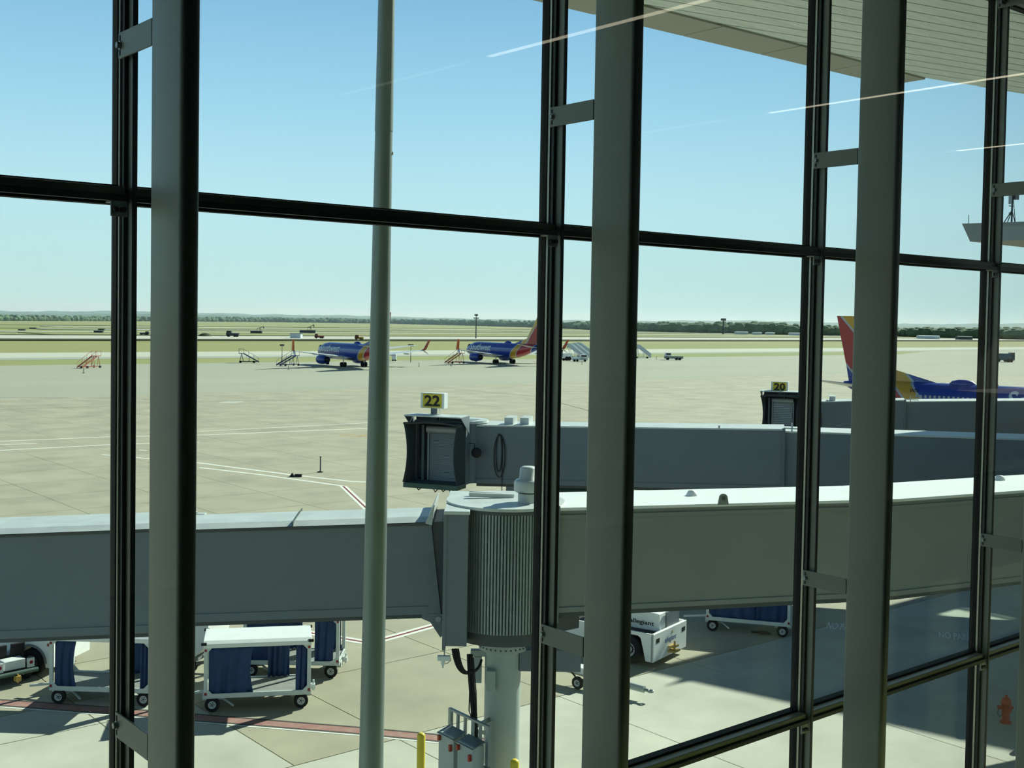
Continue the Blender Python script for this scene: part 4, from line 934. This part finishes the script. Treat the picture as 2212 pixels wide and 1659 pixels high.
# tow bar lying on its wheels
ta, tb = at(1190, 1420, 0) if False else gnd(1185, 1436, .42), gnd(1398, 1492, .30)
tbar = thing('tow_bar', 'white aircraft tow bar on small wheels lying behind the post', 'tow bar', (tb.x, tb.y, 0), math.atan2((ta - tb).y, (ta - tb).x))
Lb = Vector((ta.x - tb.x, ta.y - tb.y, 0)).length
MB().cyl((.1, 0, .32), (Lb, 0, .45), .11, 16).build('pipe', M_COLP, tbar); MB().box(Lb * .55, Lb * .95, -.22, .22, .42, .62).build('shear_box', M_WHITE, tbar, .03)
MB().cyl((-.05, 0, .31), (.12, 0, .32), .05, 10).lathe([(.06, -.03), (.1, -.03), (.1, .03), (.06, .03), (.06, -.03)], 16, (-.12, 0, .31)).build('tow_eye', M_STEEL, tbar)
for s in (-1, 1): wheel(tbar, (Lb * .62, s * .42, .2), .2, .12)
MB().bar((Lb * .62, -.42, .2), (Lb * .62, .42, .2), .06, .06).bar((Lb * .62, -.3, .2), (Lb * .75, -.1, .42), .04, .04).bar((Lb * .62, .3, .2), (Lb * .75, .1, .42), .04, .04).build('axle', M_DKM, tbar)
ch = gnd(1640, 1366); chk = thing('wheel_chock', 'pair of flat black wheel chocks lying under the shaded cart', 'wheel chock', ch, -YAW)
MB().box(-.3, .3, -.12, .02, 0, .07).build('block', M_BLACK, chk); MB().box(-.05, .35, -.3, -.17, 0, .06).build('block', M_BLACK, chk)

# baggage tractor at the left edge (seen from behind) and a big-wheeled white truck beyond
_hd = (RH * -.72 + FH * .69).normalized(); bt = gnd(36, 1451, .45) + _hd * .6; bt.z = 0
TR = thing('baggage_tractor', 'dark-seated baggage tractor with white tail boxes at the picture edge', 'tractor', bt, math.atan2(_hd.y, _hd.x))
TR.scale = (.8, .8, .8)
MB().box(-.5, 2.1, -.75, .75, .35, .62).build('chassis', M_DKM, TR, .03)
MB().box(-.6, -.05, -.42, .42, .62, .98).build('battery_box', M_WHITE, TR, .02)
for s in (-1, 1):
    l = MB().box(-.66, -.56, s * .62 - .14, s * .62 + .14, .60, .96).build('lamp_panel', M_WHITE, TR, .01); MB().cyl((-.675, s * .62, .8), (-.655, s * .62, .8), .07, 14).build('tail_lamp', M_REFL, l)
    MB().box(.15, .55, s * .36 - .28, s * .36 + .28, .62, .9).prism([(.0, s * .36 - .28, .8), (.16, s * .36 - .28, .8), (.04, s * .36 - .28, 1.5), (-.1, s * .36 - .28, 1.5)], (0, .56, 0)).build('seat', M_BLACK, TR, .04)
    wheel(TR, (-.05, s * .68, .32), .32, .22); wheel(TR, (1.6, s * .68, .32), .32, .22)
MB().cyl((-.75, -.85, .5), (-.75, .85, .5), .085, 14).build('rear_bumper', M_BUMPG, TR)
MB().box(-.95, -.7, -.1, .1, .22, .42).cyl((-.86, 0, .15), (-.86, 0, .5), .03, 8).build('hitch', M_TOWY, TR)
MB().box(.9, 2.1, -.7, .7, .62, 1.0).build('bonnet', M_WHITE, TR, .05)
wt = gnd(74, 1455); WT = thing('service_truck', 'white service truck with a big black wheel behind the dark-seated tractor', 'truck', wt, -YAW + rad(168))
for x in (0, 2.9):
    for y in (0, -1.8): wheel(WT, (x, y, .43), .43, .34, studs=8, rim=.5)
arch = [(.53 * cos(rad(a)), .22, .43 + .53 * sin(rad(a))) for a in range(5, 176, 10)]
MB().prism([(-.78, .22, .30), (-.56, .22, .30)] + arch[::-1] + [(.6, .22, .45), (3.7, .22, .45), (3.7, .22, 1.3), (-.78, .22, 1.3)], (0, -2.2, 0)).build('body', M_WHITE, WT)
ao, ai = [(.60 * cos(rad(a)), .24, .43 + .60 * sin(rad(a))) for a in range(0, 181, 10)], [(.52 * cos(rad(a)), .24, .43 + .52 * sin(rad(a))) for a in range(180, -1, -10)]
MB().prism(ao + ai, (0, -.2, 0)).build('fender', M_GRY, WT)
MB().box(1.4, 3.6, -1.9, .15, 1.3, 2.4).build('cab', M_WHITE, WT, .05)
MB().cyl((-.66, .24, 1.05), (-.66, .21, 1.05), .05, 12).build('side_reflector', M_REFL, WT)
sg = gnd(388, 1452); SB = thing('cargo_box', 'tall white cargo box with a cut-off lower corner beside the post', 'cargo box', sg, -YAW + rad(-12))
MB().prism([(-1.2, 0, .55), (.55, 0, .55), (1.0, 0, 1.0), (1.0, 0, 2.6), (-1.2, 0, 2.6)], (0, 1.6, 0)).build('shell', M_WHITE, SB, .02)
MB().box(-1.2, .6, .1, 1.5, .38, .55).build('base', M_GRY, SB); MB().bar((.6, .5, .45), (1.2, .5, .4), .1, .1).build('hitch', M_CARTF, SB)
for x in (-.9, .35):
    for y in (.15, 1.4): wheel(SB, (x, y, .2), .2, .12)
# safety cone-post, chock and lamp on the open apron
dp = gnd(692, 1020); DP = thing('delineator_post', 'slim pale post on a flat black base out on the apron', 'post', dp, 0)
MB().lathe([(.24, 0), (.24, .04), (.1, .08), (.05, .1)], 16).build('base', M_BLACK, DP); MB().lathe([(.05, .08), (.045, 1.1), (.07, 1.14), (.05, 1.2), (0, 1.2)], 12).build('post', M_BUMPG, DP)
kp = gnd(640, 1030); KP = thing('wheel_chock', 'black wheel chock lying on the white line out on the apron', 'wheel chock', kp, -YAW)
MB().prism([(-.5, -.1, 0), (-.1, -.1, 0), (-.3, -.1, .3)], (0, .3, 0)).build('wedge', M_BLACK, KP); MB().box(-.1, .4, -.12, .12, 0, .2).build('block', M_BLACK, KP)
# ------------------------------------------------------------------ airliners
def livery():
    m = bpy.data.materials.new('airliner_livery'); m.use_nodes = True; t = m.node_tree; n = t.nodes; L = t.links; b = n['Principled BSDF']
    tc = n.new('ShaderNodeTexCoord'); sx = n.new('ShaderNodeSeparateXYZ'); L.new(tc.outputs['Object'], sx.inputs[0])
    a = n.new('ShaderNodeMath'); a.operation = 'MULTIPLY_ADD'; a.inputs[1].default_value = -.9; L.new(sx.outputs[2], a.inputs[0])
    c = n.new('ShaderNodeMath'); c.operation = 'SUBTRACT'; c.inputs[0].default_value = 17; L.new(sx.outputs[0], c.inputs[1]); L.new(c.outputs[0], a.inputs[2])
    mr = n.new('ShaderNodeMapRange'); mr.inputs[1].default_value = 16; mr.inputs[2].default_value = 32; L.new(a.outputs[0], mr.inputs[0])
    r = n.new('ShaderNodeValToRGB'); r.color_ramp.interpolation = 'CONSTANT'; L.new(mr.outputs[0], r.inputs[0])
    bl, si, ye, re = lin('1C3A94'), lin('A9B0B8'), lin('C99A2A'), lin('A82B33')
    stops = [(16, bl), (19.0, si), (19.3, ye), (21.1, si), (21.4, re), (25.4, si), (25.7, bl)]
    e = r.color_ramp.elements
    for k, (q, col) in enumerate(stops):
        el = e[k] if k < 2 else e.new((q - 16) / 16); el.position = (q - 16) / 16; el.color = col
    L.new(r.outputs[0], b.inputs['Base Color']); b.inputs['Roughness'].default_value = .28; b.inputs['Coat Weight'].default_value = .3
    return m
M_LIV = livery()
M_ABLUE = mat('aircraft_blue', '1C3A94', .3, 0, .03, 1); M_WING = mat('wing_grey', 'C9CFD2', .35, .1, .05, 1)
M_WLET = mat('winglet_red', 'B8472C', .35, 0, .1, 1, col2='C46A2C'); M_TIT = mat('silver_white_titles', 'DCE2E8', .4)
M_WIN = mat('cabin_window', 'AEB6BD', .25, 0, .1, 3); M_COCK = mat('cockpit_glass', '0C1014', .15)
FS = [(0, 3.02, .06, .06), (.35, 3.06, .5, .5), (1.1, 3.16, 1.0, .98), (2.3, 3.30, 1.5, 1.42), (4, 3.42, 1.86, 1.74), (6, 3.45, 2.0, 1.88), (20.5, 3.45, 2.0, 1.88), (23, 3.60, 1.85, 1.76), (26, 3.96, 1.48, 1.42), (29, 4.42, 1.0, .92), (31.3, 4.76, .52, .42), (32.2, 4.92, .2, .18)]
def fuse_at(s):
    for a, b in zip(FS, FS[1:]):
        if a[0] <= s <= b[0]: t = (s - a[0]) / (b[0] - a[0]); return tuple(a[k] + (b[k] - a[k]) * t for k in (1, 2, 3))
    return FS[-1][1:]
def fine_text(txt, fit, shear):
    import bmesh
    vs, fs = text_mb(txt, 1, off=.02, ext=0, fit=fit, shear=shear)
    bm = bmesh.new(); bv = [bm.verts.new(v) for v in vs]
    for f in fs:
        try: bm.faces.new([bv[i] for i in f])
        except ValueError: pass
    for k in range(1, 18):
        y = -fit[1] / 2 + fit[1] * k / 18
        bmesh.ops.bisect_plane(bm, geom=bm.verts[:] + bm.edges[:] + bm.faces[:], plane_co=(0, y, 0), plane_no=(0, 1, 0))
    bm.verts.index_update(); r = [v.co.copy() for v in bm.verts], [tuple(v.index for v in f.verts) for f in bm.faces]
    bm.free(); return r
def airliner(label, pos, head, extras=False):
    o = thing('airliner', label, 'airliner', (pos.x, pos.y, 0), math.atan2(head.y, head.x), group='parked blue airliners')
    X = lambda s: 17 - s
    MB().loft([[(X(s), hw * sin(2 * PI * k / 32), zc - hh * cos(2 * PI * k / 32)) for k in range(32)][::-1] for s, zc, hh, hw in FS]).build('fuselage', M_LIV, o)
    def foil(le, te, y, z, th): c = te - le; return [(X(le), y, z), (X(le + .15 * c), y, z + th), (X(le + .5 * c), y, z + th * .9), (X(te), y, z), (X(le + .5 * c), y, z - th * .5), (X(le + .15 * c), y, z - th * .6)]
    for s in (1, -1):
        rg = [foil(10.9, 19.0, s * .8, 2.1, .5), foil(12.2, 19.0, s * 3.2, 2.35, .4), foil(13.6, 19.2, s * 5.8, 2.62, .28), foil(19.3, 21.0, s * 17.0, 3.85, .09)]
        w = MB().loft(rg if s < 0 else [r[::-1] for r in rg], smooth=False).build('wing', M_WING, o)
        rg = [foil(19.3, 21.0, s * 17.0, 3.85, .07), foil(19.8, 21.2, s * 17.35, 4.15, .06), foil(21.2, 22.1, s * 17.9, 6.45, .03)]
        rg = [[(x, y + (.05 if k in (1, 2) else -.05 if k > 3 else 0), z_) for k, (x, y, z_) in enumerate(r)] for r in rg]
        wl = MB().loft(rg if s < 0 else [r[::-1] for r in rg]).build('winglet', M_WLET, w)
        MB().prism([(X(19.7), s * 17.0, 3.85), (X(21.0), s * 17.0, 3.85), (X(21.9), s * 17.55, 2.95), (X(21.5), s * 17.55, 2.95)], (0, s * .06, 0)).build('lower_blade', M_WING, wl)
        for q in (4.0, 8.5, 12.0): 
            zq = 2.0 + (abs(q) - .8) * .108; MB().lathe([(0, 1.2), (.12, .6), (.16, -.6), (.08, -1.6), (0, -1.9)], 10, (X(19.5 + (q - 4) * .12), s * q, zq - .12), axis='x').build('flap_fairing', M_WING, w)
        e = MB().lathe([(.78, 2.2), (.98, 2.3), (1.06, 1.9), (1.08, .8), (.98, -.6), (.8, -1.5), (.72, -1.5), (.72, -.4)], 28, (X(11.6), s * 4.83, 1.52), axis='x').build('engine', M_ABLUE, o)
        MB().lathe([(0, 1.9), (.2, 1.5), (.76, 1.4)], 20, (X(11.6), s * 4.83, 1.52), axis='x').lathe([(.72, -.4), (.5, -1.4), (.35, -2.2), (0, -2.5)], 20, (X(11.6), s * 4.83, 1.52), axis='x').build('engine_core', M_DKM, e)
        MB().prism([(X(10.5), s * 4.75, 2.4), (X(14.5), s * 4.75, 2.2), (X(14.2), s * 4.75, 2.75), (X(12), s * 4.75, 2.8)], (0, s * .16, 0)).build('pylon', M_WING, e)
        g = thing('main_gear', None, None); g.parent = o
        MB().cyl((X(17), s * 2.75, .56), (X(17), s * 2.7, 2.1), .14, 10).build('strut', M_WING, g)
        for q in (-.42, .42): MB().cyl((X(17), s * 2.75 + q - .2, .56), (X(17), s * 2.75 + q + .2, .56), .56, 20).build('tyre', M_TYRE, g)
        rg = [foil(27.6, 31.6, s * .3, 4.55, .18), foil(31.5, 33.0, s * 7.15, 5.45, .05)]
        MB().loft(rg if s < 0 else [r[::-1] for r in rg], smooth=False).build('stabiliser', M_WING, o)
        vs, fs = fine_text('Southwest', (9.6, 1.75), .12)
        mb = MB(); pts = []
        for v in vs:
            z = 4.15 + v.y; ss = 8.6 + v.x if s > 0 else 8.6 - v.x
            zc, hh, hw = fuse_at(ss); yy = hw * math.sqrt(max(.05, 1 - ((z - zc) / hh) ** 2)) + .04; pts.append((X(ss), s * yy, z))
        mb.add(pts, fs if s > 0 else [f[::-1] for f in fs]).build('airline_titles', M_TIT, o)
        mb = MB()
        for k in range(36):
            ss = 5.2 + k * .508; z = 3.95; zc, hh, hw = fuse_at(ss); yy = hw * math.sqrt(1 - ((z - zc) / hh) ** 2) + .012
            mb.hexa([(X(ss) - .12, s * yy - .03, z - .17), (X(ss) + .12, s * yy - .03, z - .17), (X(ss) + .12, s * yy + .0, z - .17), (X(ss) - .12, s * yy + .0, z - .17), (X(ss) - .12, s * yy - .06, z + .17), (X(ss) + .12, s * yy - .06, z + .17), (X(ss) + .12, s * yy - .03, z + .17), (X(ss) - .12, s * yy - .03, z + .17)])
        mb.build('cabin_windows', M_WIN, o)['kind'] = 'stuff'
    def fn(le, te, z, th): c = te - le; return [(X(le), 0, z), (X(le + .25 * c), th, z), (X(te), 0, z), (X(le + .25 * c), -th, z)]
    MB().loft([fn(25.2, 31.6, 5.0, .22), fn(26.3, 31.9, 6.6, .2), fn(30.9, 33.3, 12.75, .08)], smooth=False).build('fin', M_LIV, o)
    MB().loft([[(X(21.2), 0, 5.38), (X(21.3), .02, 5.3), (X(21.4), 0, 5.2), (X(21.3), -.02, 5.3)], [(X(26.3), 0, 6.75), (X(26.5), .12, 5.3), (X(27.0), 0, 5.0), (X(26.5), -.12, 5.3)]], smooth=False).build('dorsal_fin', M_LIV, o)
    MB().lathe([(0, 1.5), (.35, 1.1), (.5, .4), (.5, -.4), (.35, -1.1), (0, -1.5)], 20, (X(18.6), 0, 5.42), axis='x').build('aerial_dome', M_ABLUE, o)
    g = thing('nose_gear', None, None); g.parent = o
    MB().cyl((X(4.4), 0, .36), (X(4.4), 0, 1.9), .1, 10).build('strut', M_WING, g)
    for q in (-.2, .2): MB().cyl((X(4.4), q - .1, .36), (X(4.4), q + .1, .36), .36, 18).build('tyre', M_TYRE, g)
    MB().prism([(X(1.55), -.9, 4.0), (X(1.55), .9, 4.0), (X(2.35), .95, 4.62), (X(2.35), -.95, 4.62)], (.12, 0, .1)).build('cockpit_glass', M_COCK, o)
    if extras:
        vs, fs = text_mb('WN', 1, off=.01, ext=0, fit=(1.0, .45))
        pts = []
        for v in vs:
            ss = 23.4 - v.x; z = 4.55 + v.y; zc, hh, hw = fuse_at(ss); pts.append((X(ss), -(hw * math.sqrt(max(.05, 1 - ((z - zc) / hh) ** 2)) + .03), z))
        MB().add(pts, fs).build('registration', M_DKM, o)
        MB().box(X(27.3), X(26.1), -.24, -.2, 6.9, 7.3).build('flag_decal', M_WIN, o); MB().box(X(26.55), X(26.1), -.245, -.2, 7.08, 7.3).build('flag_canton', M_COCK, o)
    return o
ang = rad(37); HD = RH * -sin(ang) + FH * cos(ang)
airliner('blue airliner parked on the far apron behind the light pole', gnd(764, 792.3), HD)
airliner('blue airliner parked far out whose striped fin rises behind the mullion', gnd(1089, 785.3), HD)
HD3 = RH * .766 - FH * .643
airliner('blue airliner with a yellow tail at the gate 20 bridge', ld(51.7, 126), HD3, True)
# ------------------------------------------------------------------ airstairs and far-off equipment
M_SRED = mat('stair_red', 'B0654F', .6, 0, .2, 3); M_SBLUE = mat('stair_blue', '33496F', .6, 0, .15, 3); M_SBRN = mat('stair_orange', 'B77F55', .6, 0, .2, 3)
M_SWHT = mat('stair_white', 'C5CDD2', .5, 0, .1, 3)
def airstair(label, pt, pb, m, h, covered=False):
    """pt: ground point under the platform, pb: foot of the stairs"""
    d = pb - pt; L = d.length; o = thing('airstairs', label, 'airstairs', (pt.x, pt.y, 0), math.atan2(d.y, d.x), group='mobile airstairs on the apron')
    hw = .75
    MB().box(-.6, .7, -hw, hw, h - .12, h).build('platform', m, o)
    for s in (-1, 1):
        MB().prism([(.55, s * hw, h - .25), (.55, s * hw, h + .05), (L, s * hw, .42), (L, s * hw, .1)], (0, -s * .08, 0)).build('stringer', m, o)
        r = MB().bar((-.55, s * hw, h + 1.0), (.6, s * hw, h + 1.0), .05, .05).bar((.6, s * hw, h + 1.0), (L - .1, s * hw, 1.25), .05, .05)
        for k in range(4): x = .6 + (L - .7) * k / 3; z = h + (.35 - h) * (x - .6) / (L - .7); r.bar((x, s * hw, z), (x, s * hw, z + .95), .04, .04)
        r.bar((-.55, s * hw, h), (-.55, s * hw, h + 1.0), .05, .05).build('handrail', m, o)
        MB().bar((-.3, s * hw, .35), (.1, s * hw, h - .1), .07, .07).bar((.5, s * hw, .35), (.1, s * hw, h - .1), .07, .07).bar((L * .45, s * hw, .35), (L * .45, s * hw, h * .62), .08, .08).build('leg', m, o)
        if covered: MB().prism([(-.6, s * hw, h), (.6, s * hw, h), (L, s * hw, .5), (L, s * hw, 1.5), (.6, s * hw, h + 1.2), (-.6, s * hw, h + 1.2)], (0, -s * .04, 0)).build('side_panel', m, o)
    n = 9
    for k in range(n):
        x = .7 + (L - .8) * k / n; z = h - (h - .3) * (k + .5) / n; MB().box(x, x + .34, -hw + .08, hw - .08, z - .04, z).build('tread', m, o)
    MB().box(-.4, L - .4, -hw, -hw + .12, .28, .42).box(-.4, L - .4, hw - .12, hw, .28, .42).build('base_rail', m, o)
    for x in (-.2, L * .72):
        for s in (-1, 1): MB().cyl((x, s * (hw + .02), .26), (x, s * (hw + .2), .26), .26, 14).build('wheel', M_TYRE, o)
    return o
airstair('faded red airstairs standing alone on the far apron', gnd(208, 794.5), gnd(172, 796), M_SRED, 2.55)
airstair('dark blue airstairs sloping down to the right beyond the apron edge', gnd(521, 783.8), gnd(559, 784), M_SBLUE, 2.35)
airstair('dark blue airstairs next to the plane wingtip', gnd(638, 790), gnd(601, 791), M_SBLUE, 2.4)
airstair('orange-brown airstairs by the nose of the second distant plane', gnd(996, 785), gnd(964, 785.5), M_SBRN, 2.7)
airstair('pale enclosed airstairs just right of the second post', gnd(1377, 773.5), gnd(1406, 774), M_SWHT, 3.1, True)
for k, (a, b, lab) in enumerate((((1230, 775), (1262, 776), 'white enclosed airstairs first of three beside the distant trucks'), ((1240, 773), (1274, 774), 'white enclosed airstairs in the middle of three beside the distant trucks'), ((1250, 771), (1286, 772), 'white enclosed airstairs last of three, touching the second post'))):
    airstair(lab, gnd(*a), gnd(*b), M_SWHT, 3.4, True)
M_TKD = mat('truck_dark', '3A4346', .6, 0, .2, 3); M_TKG = mat('truck_green_grey', '8B9684', .6, 0, .15, 3); M_TKY = mat('machine_yellow', 'C2A03C', .6, 0, .15, 3); M_TKR = mat('machine_red', '7E3B38', .6, 0, .15, 3); M_TKB = mat('truck_blue', '3B5568', .6, 0, .1, 3)
def truck(name, label, cat, pc, length, h, mb_, mc, rz, cabfrac=.28, cabh=1.0, bedh=.6, nose=-1):
    o = thing(name, label, cat, pc, rz)
    L = length / 2; w = length * .17; r = h * .17
    MB().box(-L, L, -w, w, r * 1.1, h * bedh).build('bed', mb_, o, .04)
    x0, x1 = (-L, -L + length * cabfrac) if nose < 0 else (L - length * cabfrac, L)
    MB().prism([(x0, -w, h * .3), (x1, -w, h * .3), (x1, -w, h * cabh), (x0 + length * .06, -w, h * cabh), (x0, -w, h * .6)], (0, 2 * w, 0)).build('cab', mc, o, .04)
    MB().box(x0 + length * .07, x1 - length * .03, -w - .02, w + .02, h * .68, h * .92).build('window', M_COCK, o)
    for x in (-L * .66, L * .3, L * .66):
        for s in (-1, 1): MB().cyl((x, s * w * .8, r), (x, s * w * 1.05, r), r, 14).build('wheel', M_TYRE, o)
    return o
truck('belt_loader', 'pale grey belt loader alone on the open far apron', 'belt loader', gnd(1455, 777.5), 5.6, 2.2, M_TKG, M_WHITE, -YAW, .35, 1.0, .55)
truck('service_truck', 'white service truck tucked beside the second distant plane', 'truck', gnd(1216, 779), 5.0, 3.6, M_WHITE, M_WHITE, -YAW + .5, .4)
truck('pickup_truck', 'small white pickup parked in front of the enclosed stairs', 'pickup', gnd(1252, 781), 4.5, 2.0, M_WHITE, M_WHITE, -YAW + PI, .45)
truck('tank_truck', 'dark blue tank truck beyond the last mullion', 'truck', gnd(2168, 782), 6.5, 3.4, M_TKB, M_TKB, -YAW, .25, .95, .85, 1)
truck('tractor', 'red tractor parked by the far runway', 'tractor', gnd(690, 731), 4.8, 2.3, M_TKR, M_TKR, -YAW, .35)
truck('roller', 'yellow and dark construction machine on the far runway', 'machine', gnd(776, 734), 4.4, 2.4, M_TKY, M_TKR, -YAW, .45)
truck('dump_truck', 'dark dump truck parked beyond the far taxiway', 'truck', gnd(503, 727.5), 6.6, 3.1, M_TKD, M_TKD, -YAW, .4)
truck('excavator', 'dark machine glimpsed between the mullion and the broad post', 'machine', gnd(312, 724), 4.6, 2.0, M_TKD, M_TKD, -YAW, .4, 1, .6, 1)
mp = gnd(443, 726); mo = MB().lathe([(3.6, 0), (2.8, .8), (1.2, 1.5), (0, 1.6)], 16).build('soil_heap', M_DKGND, loc=mp); tag(mo, 'dark soil heap beside the broad post', 'heap')
def shed(name, label, px, y, w, h, m, roof=None, dp=6, cat='shed'):
    p = gnd(px, y); o = thing(name, label, cat, p, -YAW)
    MB().box(-w / 2, w / 2, 0, dp, 0, h).build('body', m, o); MB().prism([(-w / 2 - .3, -.3, h), (-w / 2 - .3, dp + .3, h), (-w / 2 - .3, dp / 2, h + h * .16)], (w + .6, 0, 0)).build('roof', roof or m, o); return o
shed('storage_container', 'white storage container by the far runway', 638, 730.5, 5.3, 2.2, M_SWHT, M_TKD)
for x, y, w, h, l in ((212, 718.5, 5, 1.0, 'lower dark tank shed on the far grass'), (218, 713.5, 3.8, .9, 'upper dark tank shed on the far grass'), (46, 714, 3.8, .7, 'small dark shed on the green rise'), (70, 710.5, 4, .8, 'small dark shed farther up the green rise'), (553, 720, 7, 1.4, 'dark battery of tanks beside the small pumpjack'), (664, 719.2, 10.3, 1.6, 'long dark enclosure under the pumpjack')):
    shed('tank_shed', l, x, y, w, h, M_TKD, dp=2, cat='shed')
for x, y, w, h, l in ((1603, 722.5, 12, 2.4, 'long white hangar nearest the third mullion'), (1637, 723.3, 8, 2.2, 'small white hangar among the three at the tree edge'), (1665, 723.6, 8, 2.2, 'white hangar last of the three at the tree edge'), (1722, 724.5, 14, 2.2, 'white hangar cut by the third mullion'), (2008, 732, 18, 2.6, 'pale long hangar below the trees by the third post'), (2086, 734, 12, 2.6, 'dark hangar below the trees by the last mullion')):
    shed('hangar', l, x, y, w, h, M_TKD if 'dark' in l else M_SWHT, dp=8, cat='hangar')
def pumpjack(label, px, y, h):
    p = gnd(px, y); o = thing('pumpjack', label, 'pumpjack', p, -YAW)
    MB().bar((-.7, 0, 0), (0, 0, h * .7), .2, .2).bar((.7, 0, 0), (0, 0, h * .7), .2, .2).build('samson_post', M_TKD, o)
    MB().bar((-2.1, 0, h * .55), (1.9, 0, h * .88), .3, .35).build('walking_beam', M_TKD, o)
    MB().prism([(1.7, -.2, h * .96), (2.1, -.2, h * 1.0), (2.6, -.2, h * .75), (2.5, -.2, h * .6), (1.9, -.2, h * .72)], (0, .6, 0)).build('horse_head', M_TKD, o)
    MB().bar((-2.05, 0, h * .54), (-2.0, 0, h * .1), .18, .18).build('pitman_arm', M_TKD, o); MB().box(-2.6, 1.5, -.6, .6, 0, .4).build('skid', M_TKD, o); return o
pumpjack('dark pumpjack nodding above the long enclosure', 671, 717.5, 5.6); pumpjack('smaller pumpjack behind the tanks beside the runway', 562, 718, 4.2)
def mast_(name, label, px, y, h, r, heads, cat='mast'):
    p = gnd(px, y); o = thing(name, label, cat, p, -YAW)
    MB().cyl((0, 0, 0), (0, 0, h), r, 8, r * .6).build('pole', M_TKD, o)
    for k in heads: MB().box(-k[0], k[0], -.3, .3, k[1], k[1] + k[2]).build('lamp_head', M_TKD, o)
    return o
mast_('light_mast', 'tall thin light mast standing over the second distant plane', 1028, 731, 13.5, .35, ((1.0, 13.0, 1.0), (1.6, 11.5, .5)))
mast_('water_tower', 'dark tower poking above the distant trees', 1562, 722, 14.8, 1.0, ((2.6, 13.2, 2.2),), 'tower')
mast_('light_tower', 'thin portable light tower by the blue airstairs', 609, 786, 4.6, .09, ((.5, 4.3, .4),), 'light tower')
mast_('light_tower', 'thin portable light tower to the right of the light pole', 887, 783, 4.6, .09, ((.7, 4.2, .5),), 'light tower')
for i, (x, y, l) in enumerate(((180.5, 806, 'in front of the red airstairs'), (623, 798.5, 'in front of the plane wingtip'), (905, 791.5, 'right of the light pole'), (974.5, 790.5, 'in front of the orange-brown airstairs'), (1257, 787, 'between the mullion and the second post'), (1418, 776, 'beside the pale enclosed airstairs'))):
    p = gnd(x, y); o = thing('marker_post', 'thin marker post on the far apron ' + l, 'post', p, 0, 'thin marker posts')
    MB().cyl((0, 0, 0), (0, 0, .9), .06, 8).build('stem', M_TKD, o); MB().cyl((0, 0, 0), (0, 0, .06), .3, 12).build('base', M_TKD, o)
p = gnd(848, 780); cz = thing('ground_power_unit', 'small white box unit just right of the light pole', 'ground unit', p, -YAW)
MB().box(-.2, .9, 0, 1.2, .35, 1.9).build('housing', M_WHITE, cz, .05); MB().box(-.2, .9, .1, 1.1, .15, .35).build('frame', M_TKD, cz)
for x in (0, .7): MB().cyl((x, .1, .2), (x, 1.1, .2), .2, 12).build('wheel', M_TYRE, cz)
